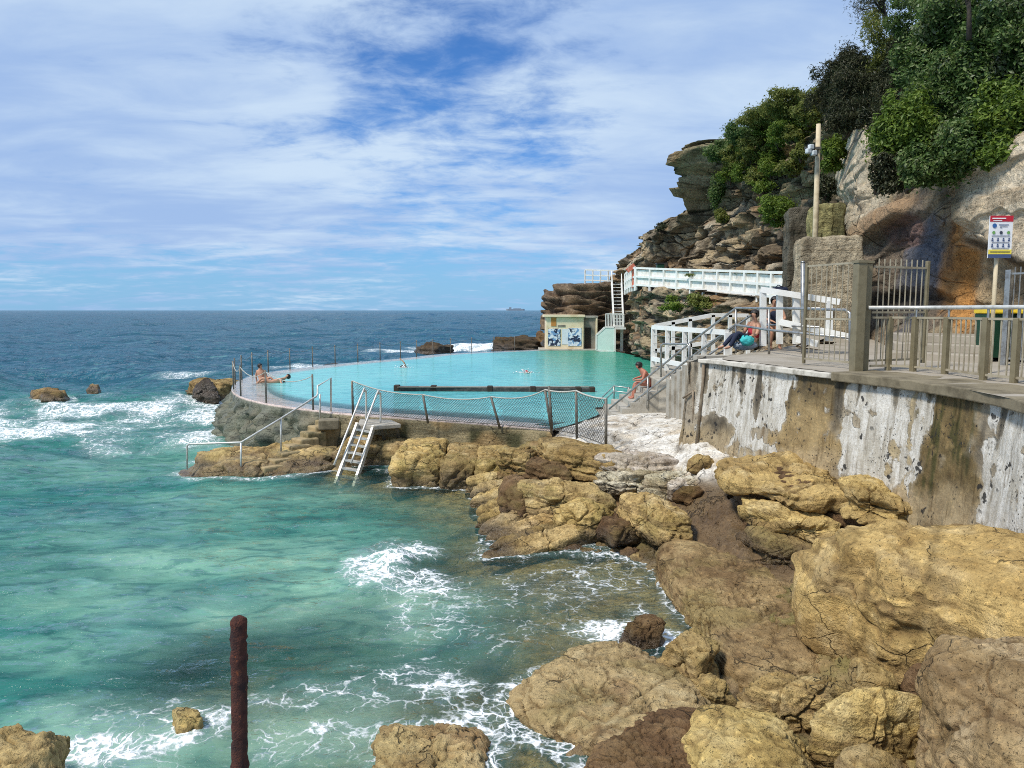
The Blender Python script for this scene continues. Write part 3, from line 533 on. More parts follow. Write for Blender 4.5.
# rock bench along the near wall of the pool
G3 = 'rock blocks of the bench in front of the pool wall'
for i, (x0, x1, y0, y1, zt, lb) in enumerate([(-5.2,-3.05,21.9,23.4,.62,'dark mossy rock block behind the steel ladder'), (-3.15,-1.75,19.4,22.2,.80,'orange-topped rock block right of the ladder platform'),
        (-1.85,-.85,19.2,21.8,.72,'pitted rock block in the middle of the bench below the wire fence'), (-.95,.0,18.9,21.2,.76,'square yellow-edged rock block at the right end of the bench'), (-.2,.75,18.9,20.6,.45,'low shadowed rock block between the bench and the slabs')]):
    polyrock('rock_block', lb, [(x0,y0),(x0+.25,y0-.12),((x0+x1)/2,y0-.05),(x1-.2,y0-.1),(x1,y0+.1),(x1,y1),((x0+x1)/2,y1),(x0,y1)], -.9, zt, (.0, .03), 7.0, 'ochre' if i != 1 else 'tan', 6, .045, .05, .08, .55, 130+i, (.0, .55), G3, 'rock block', px=False, layer=3.5)
polyrock('rock_ledge', 'long yellow rock spit carrying the cut steps and handrail', [(176,463,.1),(186,448,.4),(210,436,.7),(260,428,.9),(310,424,1.0),(338,427,.95),(334,448,.6),(322,468,.0),(300,472,0),(240,476,0),(195,474,0)], -1.0, .48, (.02, .19), 3.2, 'tan', 7, .05, .10, .06, .45, 140, (.0, .55), None, 'rock ledge', layer=3)
# rocks out in the sea
polyrock('sea_rock', 'low brown rock alone in the surf at far left', [(27,397,0),(40,391,.3),(60,389,.4),(72,394,.2),(66,400,0),(40,401,0)], -1, .55, (0, 0), 2.6, 'reef', 5, .08, .05, .08, .3, 150, (.0, .4), None, 'sea rock')
polyrock('sea_rock', 'tiny brown rock awash in the surf beside the low one', [(84,387,0),(92,384,.2),(103,386,.1),(98,389,0)], -1, .22, (0, 0), 2.6, 'reef', 4, .08, .04, .05, .2, 151, (.0, .3), None, 'sea rock')
polyrock('sea_rock', 'ochre sea rock behind the pool corner', [(170,393,0),(180,384,.5),(205,381,.7),(240,378,.9),(262,376,.9),(262,386,.3),(225,398,0),(190,399,0)], -1, .85, (.02, 0), 3.0, 'reef', 6, .07, .08, .10, .2, 152, (.0, .5), None, 'sea rock')
polyrock('sea_rock', 'black wet rock perched on the ochre sea rock', [(193,386,.6),(200,379,.9),(212,377,1.0),(220,384,.8),(214,392,.4),(198,393,.3)], -.4, .98, (0, 0), 2.5, 'dark', 5, .12, .06, .12, 0, 153, (.5, 1.2), None, 'sea rock')
polyrock('sea_rock', 'small dark reef showing behind the far rim of the pool', [(318,366,.2),(330,362,.4),(345,363,.3),(338,367,.1)], -1, .35, (0, 0), 2.8, 'dark', 4, .08, .04, .05, 0, 154, (.2, .8), None, 'sea rock')
G4 = 'dark reef rocks beyond the far rim of the pool'
polyrock('sea_rock', 'dark humped reef rock beyond the rim posts', [(412,354,0),(420,348,.8),(434,348,.9),(458,350,.5),(455,355,0)], -1, 1.25, (0, 0), 2.6, 'dark', 5, .10, .10, .12, 0, 155, (.2, 1.2), G4, 'sea rock')
polyrock('sea_rock', 'long flat dark reef rock beside the bathing hut', [(480,349,.2),(488,342,1.0),(515,341,1.3),(540,341,1.3),(544,349,.2),(510,351,0)], -1, 1.75, (.02, 0), 4.0, 'dark', 5, .08, .15, .12, 0, 156, (.2, 1.4), G4, 'sea rock')
polyrock('sea_rock', 'brown rock ramp leaning on the left wall of the hut', [(530,348,.3),(540,338,1.5),(549,335,2),(552,349,.5),(540,351,.2)], -1, 2.4, (.25, 0), 3.0, 'brown', 5, .08, .12, .12, 0, 157, (.2, .9), G4, 'sea rock')

# ------------------------------------------------------------------ pool
RIM = catmull([(2.7,63.3),(-4.7,57.4),(-7.6,51.5),(-10.9,45.7),(-13.0,39.8),(-12.75,35.3),(-11.8,31.7),(-10.4,28.7),(-8.5,26.3),(-6.4,24.6),(-5.06,23.75),(-2.87,22.75),(-1.12,21.9),(.35,21.1),(1.1,20.6)], 150)
RIM = resample(RIM, .35); tg = np.gradient(RIM, axis=0); tg /= np.linalg.norm(tg, axis=1)[:, None]; OUT = np.c_[tg[:, 1], -tg[:, 0]]
if (OUT[len(OUT)//2]@np.array([-1.0, 0])) < 0: OUT = -OUT
WZ = 1.25
prof = [(.0, -1.2), (.02, -.6), (.0, -.2), (.0, .2), (.0, .6), (.0, .9), (-.0, 1.13), (-.04, 1.215), (-.22, 1.225), (-.24, 1.17), (-1.5, 1.12), (-1.55, 1.0), (-1.6, -.5)]
fineR = resample(RIM, .12); tf = np.gradient(fineR, axis=0); tf /= np.linalg.norm(tf, axis=1)[:, None]; of = np.c_[tf[:, 1], -tf[:, 0]]*np.sign((OUT[5]@np.c_[tg[:, 1], -tg[:, 0]][5]))
pr = resample(np.array(prof), .09); V = np.array([(fineR[i, 0]+of[i, 0]*a, fineR[i, 1]+of[i, 1]*a, z) for i in range(len(fineR)) for a, z in pr])
n_ = len(pr); a_ = np.tile(pr[:, 0], len(fineR)); face = (a_ > -.06)
oo = np.repeat(of, n_, 0); left = ss(-4.0, -7.5, V[:, 0])
dd = np.where(face, (fbm(V*1.5, 5, 61)*.7*left+fbm(V*4, 4, 62)*.10*(.25+left))*ss(1.15, .7, V[:, 2])+left*ss(1.0, 0, V[:, 2])*.45, 0); V[:, :2] += oo*dd[:, None]
C = np.tile(np.array((.36, .30, .17)), (len(V), 1)); run = np.repeat(np.arange(len(fineR))*.12, n_)
C = mixc(C, (.05, .055, .018), ss(.0, .35, pn(np.c_[run*1.6, V[:, 2]*.25, run*0], 63)+.08)*ss(1.2, .95, V[:, 2])*.9); C = mixc(C, (.42, .27, .11), ss(.1, .4, pn(np.c_[run*.9, V[:, 2]*1.2, run*0], 64))*.6*face)
C = mixc(C, (.20, .22, .165), left*.8*face); C = mixc(C, (.055, .07, .05), left*ss(0, .4, fbm(V*2.2, 4, 65))*face*.9)
C = mixc(C, (.86, .70, .66), ~face); C = np.c_[C, np.where(face, .35+.3*left, 0)]
tag(mesh_np('pool_wall', V, gridF(len(fineR), n_), M['terrain'], None, True, {'Col': C}), 'curved low concrete wall holding in the seaside pool, green with algae', 'wall')

BND = np.r_[RIM, np.array(resample([(1.1,20.6),(1.55,21.2),(2.3,22.6),(2.75,23.6),(2.75,25.3),(4.65,25.7),(5.4,28),(7.4,34),(8.7,41),(9.2,47),(9.0,53),(8.0,61),(7.4,63.6),(2.7,63.3)], .4))[1:-1]]
t2 = np.roll(BND, -1, 0)-np.roll(BND, 1, 0); t2 /= np.linalg.norm(t2, axis=1)[:, None]; in2 = np.c_[t2[:, 1], -t2[:, 0]]
cen = np.array([-1.0, 40.0]); in2 *= np.sign(np.einsum('ij,ij->i', in2, cen-BND))[:, None]
rings = [.035, .25, .8, 1.45, 1.9]; nB = len(BND); VV = []; CC = []; isrim = np.r_[np.ones(len(RIM)), np.zeros(nB-len(RIM))]
amt = np.convolve(np.pad(isrim, 4, 'wrap'), np.ones(9)/9, 'valid')*.97+.03
for k, d in enumerate(rings):
    b = BND+in2*(d*amt)[:, None]
    VV.append(np.c_[b, np.full(nB, WZ)]); cl_ = [.95, .92, .86, .70, .04][k]; CC.append(np.c_[isrim*cl_, np.zeros(nB), np.zeros(nB), np.ones(nB)])
VV = np.concatenate(VV); CC = np.concatenate(CC); FF = []
for k in range(len(rings)-1):
    for i in range(nB): j = (i+1) % nB; FF.append((k*nB+i, k*nB+j, (k+1)*nB+j, (k+1)*nB+i))
from mathutils.geometry import tessellate_polygon
FF += [tuple((len(rings)-1)*nB+i for i in f) for f in tessellate_polygon([[Vector((v[0], v[1], 0)) for v in VV[(len(rings)-1)*nB:]]])]
def watermat(name, pool=False):
    m, nt, out = newmat(name); p = nt.pos(); a = nt.attr('wat'); s = nt.new('ShaderNodeSeparateColor'); nt.l.new(a.outputs['Color'], s.inputs[0])
    if pool:
        clear = s.outputs[0]; big = nt.noise(nt.vmath('MULTIPLY', p, (1, .6, 1)), .12, 3, .5)
        c = nt.mix(nt.ramp(big, .35, .65), (.13, .50, .52), (.22, .62, .60)); sp = nt.new('ShaderNodeSeparateXYZ'); nt.l.new(p, sp.inputs[0])
        e = nt.math('ADD', nt.math('MULTIPLY', sp.outputs[0], .13), nt.math('MULTIPLY', sp.outputs[1], .012)); c = nt.mix(nt.ramp(nt.math('ADD', e, nt.math('MULTIPLY', big, .3)), .45, 1.55), c, (.04, .33, .22))
        tint = (.90, .93, .93)
        h = nt.math('ADD', nt.math('MULTIPLY', nt.noise(nt.vmath('MULTIPLY', p, (1, 1.5, 1)), 1.1, 5, .6, .5), 1.0), nt.math('MULTIPLY', nt.noise(p, 5, 4, .6, .4), .22)); nrm = nt.bump(h, .62, .22); rp = nt.noise(nt.vmath('MULTIPLY', p, (.8, 1.6, 1)), 1.6, 5, .62, .8); c = nt.mix(nt.ramp(rp, .36, .52, .60, 0), c, nt.mix(1.0, c, (.45, .72, .76), 'MULTIPLY')); c = nt.mix(nt.ramp(rp, .55, .70, 0, .35), c, (.34, .70, .66))  # besides the bump, ripple shading and glints are mixed into the pool colour
        foam = None
    else:
        foamd, clear, sandy, deep = s.outputs[0], s.outputs[1], s.outputs[2], a.outputs['Alpha']
        c = nt.mix(sandy, (.026, .165, .132), (.26, .48, .34)); c = nt.mix(deep, c, (.012, .088, .135))
        sw = nt.noise(nt.vmath('MULTIPLY', p, (.5, 1.0, 1)), .5, 6, .62, 1.2); c = nt.mix(nt.ramp(sw, .46, .66, .0, .55), c, nt.mix(1.0, c, (.38, .52, .60), 'MULTIPLY'))
        c = nt.mix(nt.ramp(nt.noise(nt.vmath('MULTIPLY', p, (.45, 1, 1)), 1.1, 5, .6, 1.0), .55, .75, 0, .38), c, (.16, .44, .36))
        r2 = nt.noise(nt.vmath('MULTIPLY', p, (.75, 1.35, 1)), 1.9, 5, .62, .9); c = nt.mix(nt.ramp(r2, .52, .36, 0, .80), c, nt.mix(1.0, c, (.34, .50, .58), 'MULTIPLY')); c = nt.mix(nt.ramp(r2, .54, .70, 0, .42), c, nt.mix(1.0, c, (2.2, 1.5, 1.45), 'MULTIPLY'))  # light and dark of the ripples painted into the water colour
        clear = nt.math('MULTIPLY', clear, nt.ramp(r2, .30, .52, .72, 1.0)); tint = (.86, .90, .80)
        h = nt.math('ADD', nt.noise(nt.vmath('MULTIPLY', p, (.7, 1.2, 1)), .55, 5, .6, .6), nt.math('ADD', nt.math('MULTIPLY', nt.noise(nt.vmath('MULTIPLY', p, (.8, 1.25, 1)), 2.0, 5, .62, .5), .55), nt.math('MULTIPLY', nt.noise(p, 9, 3, .6), .06)))
        nrm = nt.bump(h, .9, .42)
        wv = nt.vmath('ADD', nt.vmath('MULTIPLY', p, (1, 1, 0)), nt.vmath('SCALE', nt.new('ShaderNodeTexNoise').outputs['Color'], 0.0))
        wn = nt.new('ShaderNodeTexNoise'); nt.l.new(p, wn.inputs['Vector']); wn.inputs['Scale'].default_value = 1.1; wn.inputs['Detail'].default_value = 4
        wv = nt.vmath('ADD', wv, nt.vmath('SCALE', nt.vmath('SUBTRACT', wn.outputs['Color'], (.5, .5, .5)), 1.15)); wn.inputs['Roughness'].default_value = .62
        l1 = nt.voro(wv, 2.3, 'DISTANCE_TO_EDGE'); l2 = nt.voro(wv, 6.0, 'DISTANCE_TO_EDGE'); nz = nt.noise(p, 3.2, 7, .72, .8); nz2 = nt.noise(p, .9, 4, .6, .5)
        lace = nt.math('MAXIMUM', nt.ramp(l1, .0, .13, 1, 0), nt.math('MULTIPLY', nt.ramp(l2, .0, .20, 1, 0), .70))
        nz3 = nt.noise(p, 13, 4, .65); v = nt.math('ADD', nt.math('MULTIPLY_ADD', lace, .33, nt.math('MULTIPLY_ADD', nz3, .34, -.17)), nt.math('ADD', nt.math('MULTIPLY', nz, .66), nt.math('MULTIPLY', nz2, .34)))
        th = nt.math('MULTIPLY_ADD', foamd, -.75, 1.12)
        foam = nt.math('MULTIPLY', nt.ramp(nt.math('SUBTRACT', v, th), -.06, .22), nt.ramp(foamd, .02, .16))
        milk = nt.math('MULTIPLY', nt.ramp(foamd, .15, .9), .34); c = nt.mix(milk, c, (.50, .64, .58)); clear = nt.math('MULTIPLY', clear, nt.math('MULTIPLY_ADD', milk, -1.0, 1.0))
    d = nt.new('ShaderNodeBsdfDiffuse'); nt.val(d.inputs[0], c)
    tr = nt.new('ShaderNodeBsdfTransparent'); nt.val(tr.inputs[0], tint)
    m1 = nt.new('ShaderNodeMixShader'); nt.val(m1.inputs[0], clear); nt.l.new(d.outputs[0], m1.inputs[1]); nt.l.new(tr.outputs[0], m1.inputs[2])
    gl = nt.new('ShaderNodeBsdfGlossy'); gl.inputs['Roughness'].default_value = .07; nt.l.new(nrm, gl.inputs['Normal'])
    fr = nt.new('ShaderNodeFresnel'); fr.inputs[0].default_value = 1.33; nt.l.new(nrm, fr.inputs['Normal'])
    m2 = nt.new('ShaderNodeMixShader'); nt.val(m2.inputs[0], nt.math('MULTIPLY', fr.outputs[0], .85 if pool else .85)); nt.l.new(m1.outputs[0], m2.inputs[1]); nt.l.new(gl.outputs[0], m2.inputs[2])
    last = m2
    if foam is not None:
        fd = nt.new('ShaderNodeBsdfDiffuse'); fd.inputs[0].default_value = (.84, .87, .87, 1); nt.l.new(nt.bump(foam, .6, .08), fd.inputs['Normal'])
        m3 = nt.new('ShaderNodeMixShader'); nt.val(m3.inputs[0], foam); nt.l.new(m2.outputs[0], m3.inputs[1]); nt.l.new(fd.outputs[0], m3.inputs[2]); last = m3
    nt.l.new(last.outputs[0], out.inputs[0]); return m
M['sea'] = watermat('sea_water'); M['pool'] = watermat('pool_water', True)
tag(mesh_np('pool_water', VV, FF, M['pool'], None, True, {'wat': CC}), 'still turquoise water filling the seaside pool to its rim', 'pool water', kind='structure')

# ------------------------------------------------------------------ sea
nr, nc = 940, 520
yy = 2.2*np.exp(np.linspace(0, math.log(9000/2.2), nr)); tt = np.linspace(-1.0, .95, nc)
X = (yy[:, None]*tt[None, :]).ravel(); Y = np.repeat(yy, nc); P2 = np.c_[X, Y, X*0]
sp_ = Y*.009
gd = np.where(Y < 90, 0, -6.0); near = Y < 90; gd[near] = ground(P2[near, :2]); dep = -gd
off = ss(8, 40, Y)*ss(-2.2, -9, X+(Y-30)*-.02)+ss(60, 90, Y); off = np.clip(off, 0, 1)
Z = np.zeros(len(X)); wr = np.random.default_rng(3); wx, wy = fbm(P2*.03, 3, 91), fbm(P2*.03, 3, 92)
for k in range(26):
    L = 2.2*1.19**k*(.9+.2*wr.random()); an = R(-100+wr.normal(0, 30)); A = .0125*L**.82*(1 if L > 4 else .9); kx, ky = math.cos(an)*6.2832/L, math.sin(an)*6.2832/L
    if L > 45: A *= .25
    vis = ss(1/2.2, 1/5.0, sp_/L)
    ph = (X+wx*L*.8)*kx+(Y+wy*L*.8)*ky+wr.random()*6.28; sh = np.sin(ph); sh = sh+.25*np.cos(2*ph)
    Z += A*sh*vis*(.30+.70*off)*(1 if L < 9 else np.clip(.12+off, 0, 1))
Z += fbm(P2*np.array([.55, .9, 1]), 4, 95)*.16*(1-ss(60, 140, Y))*(.4+.6*off)
foam = np.zeros(len(X)); clear = np.zeros(len(X)); sand = np.zeros(len(X)); wob = fbm(P2*.45, 4, 96)
def spot(px, py, rx, ry, amt, rot=0):
    q = Pz(px, py, 0); dx, dy = X-q[0], Y-q[1]; a, b = dx*math.cos(rot)+dy*math.sin(rot), -dx*math.sin(rot)+dy*math.cos(rot)
    return amt*np.clip(1-((a/rx)**2+(b/ry)**2)+wob*.9, 0, 1)
for a in [(70,408,11,5.5,.74),(190,402,6,4,.76),(20,420,8,5,.8),(150,425,7,4,.55),(222,420,1.6,4.5,.8),(225,440,1.5,2,.6),(180,370,5,2,.6),(330,362,7,3,.8),(470,349,9,5,1.0),(400,352,6,4,.8),(540,350,4,5,.8),
          (385,560,.85,1.7,.78),(410,578,1.3,1.0,.7),(420,550,1.0,.8,.8),(500,548,1.3,.7,.7),(530,575,1.8,1.2,.45),(600,590,1.5,1.2,.5),(655,575,.5,1.6,.5),(600,628,.9,.5,.85),(640,610,.6,.6,.7),
          (420,672,.9,.6,.55),(450,690,.8,.5,.75),(500,720,.9,.45,.9),(540,735,.6,.4,.95),(420,650,1.2,.8,.4),(270,700,.9,.5,.75),(300,690,.9,.5,.65),(110,750,.9,.4,.8),(190,735,.7,.5,.75),(350,730,.9,.4,.6),(170,690,.6,.35,.45),(120,680,.8,.3,.3),
          (340,745,.7,.5,.55),(390,470,1.0,.5,.5),(350,478,.8,.5,.35),(665,640,.35,.35,.8),(560,560,1.5,1.0,.4),(480,620,2.4,2.2,.44),(570,605,2.0,1.6,.46),(420,700,2.2,1.1,.48),(180,715,2.6,.9,.46),(90,755,1.6,.7,.5),(310,745,1.5,.6,.5),(620,570,1.2,1.4,.45),(440,590,1.5,1.6,.45),(340,660,1.5,.8,.33),(30,560,3,1,.25),(60,620,2,.8,.25)]: foam = np.maximum(foam, spot(*a))
for c, T, RT, zb, zt in ROCKS:
    if zb > .05 or zt < .0: continue
    dx, dy = X-c[0], Y-c[1]; d = np.hypot(dx, dy); m = d < RT.max()+2.0
    e = d[m]-np.interp(np.arctan2(dy[m], dx[m]), T, RT); foam[m] = np.maximum(foam[m], .62*ss(.55, .0, e+wob[m]*.35)*ss(-.6, -.1, e))
shore = ss(.32, .02, dep)*ss(-.35, -.05, dep); foam = np.maximum(foam, shore*.45*(Y < 22))
clear = np.clip(ss(1.25, .25, dep+wob*.12)*.92, 0, 1)*(Y < 70)*ss(-9, -6, X-(Y-20)*.2)
for a in [(300,610,2.6,2.2,.85),(200,560,3.5,1.6,.7),(120,600,2.6,1.2,.55),(270,545,2.2,1.0,.5),(345,535,2,2,.25),(250,500,4,2.5,.40),(120,520,5,2,.35),(330,610,1.8,1.2,.95),(60,650,1.6,.8,.45),(170,640,2.5,1,.5),(230,735,3.2,1.1,.85),(420,740,1.6,.8,.6),(50,455,10,4,.35),(180,445,5,4,.45),(100,570,3,1.2,.4)]: sand = np.maximum(sand, spot(*a))
deep = np.clip(ss(24, 66, Y+wob*12), 0, 1)
deep = np.maximum(deep, .42*ss(.0, .5, fbm(P2*np.array([.16, .3, 1]), 4, 97)+.05)*(1-sand))
Z += .05*foam*np.clip(fbm(P2*2.2, 4, 98)+.3, 0, 1)
surf = spot(385, 560, .9, 1.7, 1); Z += surf*.22*np.clip(.4+fbm(P2*1.3, 3, 99), 0, 1)
tag(mesh_np('sea', np.c_[X, Y, Z], gridF(nr, nc), M['sea'], None, True, {'wat': np.c_[foam, clear, sand, deep]}), 'choppy blue-green sea with white foam running to the horizon', 'sea', kind='structure')
def pxy(V):                                # where a measured point sits in the photograph (used only to look up stains, painted cave shade, rock tones and hollows)
    return 512+FPX*V[:, 0]/V[:, 1], 310-FPX*(V[:, 2]-CAMZ)/V[:, 1]
def spotm(u, v, cu, cv, ru, rv, n=0): return ss(1.25, .75, np.sqrt(((u-cu)/ru)**2+((v-cv)/rv)**2)+n)

# ------------------------------------------------------------------ seawall
TW = [Pz(a, b, 3.33) for a, b in [(690,362),(715,364),(740,367),(800,375),(855,381),(920,389),(985,400),(1024,409)]]
TW = np.array([(p[0], p[1]) for p in TW]); TW = np.r_[[(5.6,21.5),(4.9,19.2),(4.05,17.2)], TW, [(5.7,7.4),(5.5,5.5),(5.2,3.0)]]
line = resample(catmull(TW, 240), .035); tw = np.gradient(line, axis=0); tw /= np.linalg.norm(tw, axis=1)[:, None]; nw = np.c_[tw[:, 1], -tw[:, 0]]*np.sign(-(tw[len(tw)//2, 1]))
nw = nw if nw[len(nw)//2, 0] < 0 else -nw
zs = np.linspace(3.34, .6, 78); V = np.concatenate([np.c_[line+nw*(3.34-z)*.10, np.full(len(line), z)] for z in zs]); s_ = np.tile(np.arange(len(line))*.035, len(zs)); topx = np.tile(512+FPX*line[:, 0]/line[:, 1], len(zs))
topx[np.tile(np.arange(len(line)) < 90, len(zs))] = 690
nn = np.tile(nw, (len(zs), 1)); zc = V[:, 2]
st1 = pn(np.c_[s_*3.2, zc*.35, s_*0], 201); st2 = pn(np.c_[s_*9, zc*.6, s_*0], 202); bl = fbm(np.c_[s_*1.7, zc*1.7, s_*0], 5, 203); pe = fbm(np.c_[s_*4, zc*4, s_*0], 5, 204)
peel = ss(.12, .30, bl*.7+st1*.45+pe*.4-.02)
C = np.tile(np.array((.41, .36, .27)), (len(V), 1)); C = mixc(C, (.28, .23, .16), peel*.6)
wobx = topx+bl*34+st2*9
b1 = ss(786, 800, wobx)*ss(852, 838, wobx); C = mixc(C, (.33, .235, .105), b1*.9); C = mixc(C, (.07, .055, .03), b1*ss(2.6, 3.2, zc+bl*.5)*.75)
b2 = ss(930, 942, wobx)*ss(1000, 985, wobx); C = mixc(C, (.15, .105, .040), b2*.95); C = mixc(C, (.04, .045, .012), b2*ss(0, .35, st2+bl*.5)*.8); C = mixc(C, (.34, .24, .11), b2*ss(.1, .4, pe)*.5)
b3 = ss(906, 915, wobx)*ss(932, 922, wobx); C = mixc(C, (.42, .33, .18), b3*.7)
C = mixc(C, (.30, .26, .20), ss(708, 692, topx)*.8); C = mixc(C, (.06, .05, .035), spotm(topx, zc, 722, 1.9, 16, .38, bl*.8)*.85)
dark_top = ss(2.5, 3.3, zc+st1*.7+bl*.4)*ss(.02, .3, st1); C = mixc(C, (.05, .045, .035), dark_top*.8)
f1, f2, cid = vor(np.c_[s_*5.5+pe*.5, zc*4.2+bl*.4, s_*0], 205); lich = ss(.34, .24, f1+pe*.14)*(cid > .42)*ss(-.12, .06, bl+ss(842, 870, topx)*ss(930, 900, topx)*.3+b1*.25); 
C = mixc(C, (.40, .315, .19), ss(2.15, 1.75, zc+bl*.35)*.75); peel2 = peel*(1-b2)
for jx in (771, 868): C = mixc(C, (.16, .11, .06), ss(3.0, .8, np.abs(topx-jx)+st2*1.5)*.8)
V[:, :2] += nn*(bl*.035+pe*.012-peel*.02+ss(1.9, 1.2, zc)*fbm(np.c_[s_*1.2, zc*1.2, s_*0], 4, 207)*.25)[:, None]
root = thing('seawall', (line[100, 0], line[100, 1], .6), 'curved seawall with peeling white paint, brown bands and black lichen', 'seawall')
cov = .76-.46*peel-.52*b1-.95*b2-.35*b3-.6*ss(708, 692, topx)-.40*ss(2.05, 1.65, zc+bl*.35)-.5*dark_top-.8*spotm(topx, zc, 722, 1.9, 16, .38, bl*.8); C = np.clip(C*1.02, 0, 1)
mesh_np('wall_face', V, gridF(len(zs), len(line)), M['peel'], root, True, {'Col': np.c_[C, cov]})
def strip(pts, nrm, w0, w1, z0, z1, jz=None):
    mb = MB(); n = len(pts); vs = []
    for i in range(n):
        a, b = pts[i]+nrm[i]*w0, pts[i]-nrm[i]*w1; dz = jz[i] if jz is not None else 0
        vs += [(*a, z0), (*a, z1+dz), (*b, z1+dz), (*b, z0)]
    fs = [(i*4+k, i*4+(k+1) % 4, (i+1)*4+(k+1) % 4, (i+1)*4+k) for i in range(n-1) for k in range(4)]+[(0,1,2,3), (4*n-1,4*n-2,4*n-3,4*n-4)]
    return mb.add(vs, fs)
i0 = int(np.argmax(line[:, 1] < 16.9)); l2 = line[i0::6]; n2_ = nw[i0::6]; lx = 512+FPX*l2[:, 0]/l2[:, 1]; cut = next(i for i in range(5, len(l2)) if lx[i] > 832 and l2[i, 1] < 16)
rj = np.random.default_rng(8)
strip(l2[:cut+1], n2_[:cut+1], .10, 1.1, 3.335, 3.43, rj.normal(0, .006, cut+1)).build('white_coping', M['whitecoping'], root, bevel=.015)
strip(l2[cut:], n2_[cut:], .12, .9, 3.30, 3.455, rj.normal(0, .006, len(l2)-cut)).build('coping', M['coping'], root, bevel=.02)
for px_, z0 in ((706, 1.9), (701, 2.3)):
    i = np.argmin(np.abs(512+FPX*line[90:, 0]/line[90:, 1]-px_))+90; a = line[i]+nw[i]*.06; b = line[i]+nw[i]*.22
    MB().tube([(*a, 3.3), (a[0], a[1], 2.9), (*b, z0-.4)], .035, 8).build('drain_pipe', M['pipe'] if px_ == 706 else M['grey'], root, True)

# ------------------------------------------------------------------ paths
ST = np.array([(5.3,2,3.44,13,2,3.6),(5.75,7.4,3.44,12.8,8,3.6),(6.0,9.3,3.44,12.2,12,3.5),(6.05,10.7,3.44,11.3,15,3.5),(5.8,12,3.44,11.2,17.5,3.5),(5.4,13.2,3.44,11.2,19.5,3.5),(4.9,15.2,3.44,11.2,21,3.5),(4.6,16.6,3.44,11.4,23,3.6),
    (5.5,18.2,3.44,11.6,24.5,3.8),(7.2,19.2,3.5,12,26,4.1),(8.3,22,3.7,12.6,28,4.3),(9,26,4.0,14,31.5,4.7),(10.3,29.5,4.4,15,35,5.0),(12.5,35,4.95,15.8,39,5.3),(11.6,40,5.3,15.8,44,5.6),(10.6,46,5.75,15,49,6.0),(9.1,52,6.2,14,55,6.5),(9.7,57,6.6,12.8,59,6.8),(9.6,61,6.8,11,63,6.8)])
SS = catmull(ST, 200); nv = 14; V = np.concatenate([np.c_[lerp(SS[:, 0], SS[:, 3], t), lerp(SS[:, 1], SS[:, 4], t), lerp(SS[:, 2], SS[:, 5], t)] for t in np.linspace(0, 1, nv)])
V[:, 2] += fbm(V*.8, 3, 211)*.02
tag(mesh_np('footpath', V, gridF(nv, 200), M['paving'], None, True), 'beige paved promenade behind the seawall rising to the cliff walk', 'footpath', kind='structure')

# ------------------------------------------------------------------ cliffs
def cliff(name, label, B, T, nu, nv, off=None, amp=1.0, cell=(2.2, 2.2, 1.1), strata=.25, lf=1.6, colf=None, seed=0, kind='structure', mat='cliff', out=(-1, -.2), wet=None, blocks=.5):
    B, T = catmull(B, nu), catmull(T, nu); w = np.linspace(0, 1, nv)
    tg_ = np.gradient(B[:, :2], axis=0); tg_ /= np.linalg.norm(tg_, axis=1)[:, None]; N = np.c_[tg_[:, 1], -tg_[:, 0]]; N *= np.sign(N@np.array(out))[:, None]
    k = np.hanning(25); k /= k.sum(); N = np.stack([np.convolve(np.pad(N[:, j], 12, 'edge'), k, 'valid') for j in (0, 1)], 1); N /= np.linalg.norm(N, axis=1)[:, None]
    V = (B[None]+(T-B)[None]*w[:, None, None]).reshape(-1, 3); NN = np.c_[np.tile(N, (nv, 1)), np.zeros(nu*nv)]; U = np.tile(np.linspace(0, 1, nu), nv); W = np.repeat(w, nu)
    wp = np.stack([fbm(V*.35, 3, seed+i) for i in range(3)], 1); q = (V+wp*.9)/np.array(cell); f1, f2, cid = vor(q, seed+3); g1, g2, cid2 = vor(q*2.3+7, seed+4)
    big = fbm(V*.22, 4, seed+5); fin = fbm(V*1.5, 5, seed+6)
    lz = V[:, 2]*lf+V[:, 1]*.06+wp[:, 0]*1.2; st = pn(np.c_[V[:, 0]*.08, V[:, 1]*.08, lz], seed+7)
    led = ss(-.12, .12, st)*2-1
    ck = 1-ss(0, .055, f2-f1); ck2 = 1-ss(0, .05, g2-g1)
    d = amp*((cid-.5)*1.5*blocks+(cid2-.5)*.45*blocks+big*.9+fin*.28)+strata*led-amp*(.45*ck+.16*ck2)*min(1, blocks*2)
    if off is not None: d = d+off(V, U, W)
    V = V+NN*d[:, None]; V[:, 2] += (fin*.10+(cid-.5)*.1)*amp
    C = np.tile(np.array((.40, .32, .20)), (len(V), 1)); rc = np.random.default_rng(seed)
    for lo, hi, cc in ((.0, .22, (.20, .165, .12)), (.22, .40, (.50, .40, .25)), (.40, .52, (.27, .16, .075)), (.52, .66, (.46, .41, .32)), (.80, .93, (.135, .11, .08))): C = mixc(C, cc, ((cid > lo) & (cid <= hi))*.75)
    C = mixc(C, (.10, .082, .062), ss(.0, .42, fbm(V*np.array([.9, .9, .28]), 4, seed+11)+.03)*.75); C = mixc(C, (.58, .47, .32), ss(.05, .4, fin)*.5)
    C = mixc(C, (.34, .18, .075), ss(.2, .5, fbm(V*.5, 3, seed+12))*.5)
    C = mixc(C, (.025, .02, .016), np.clip(ck*.75+ck2*.45, 0, 1)*min(1, blocks*2)); wt = np.zeros(len(V))
    if colf is not None: C, wt = colf(V, C, U, W)
    ob = mesh_np(name, V, gridF(nv, nu), M[mat], None, True, {'Col': np.c_[C, wt]}); tag(ob, label, 'cliff', None, kind); return ob
HS = lambda px, py, y: CAMZ+(310-py)*y/FPX       # height of a silhouette point at distance y
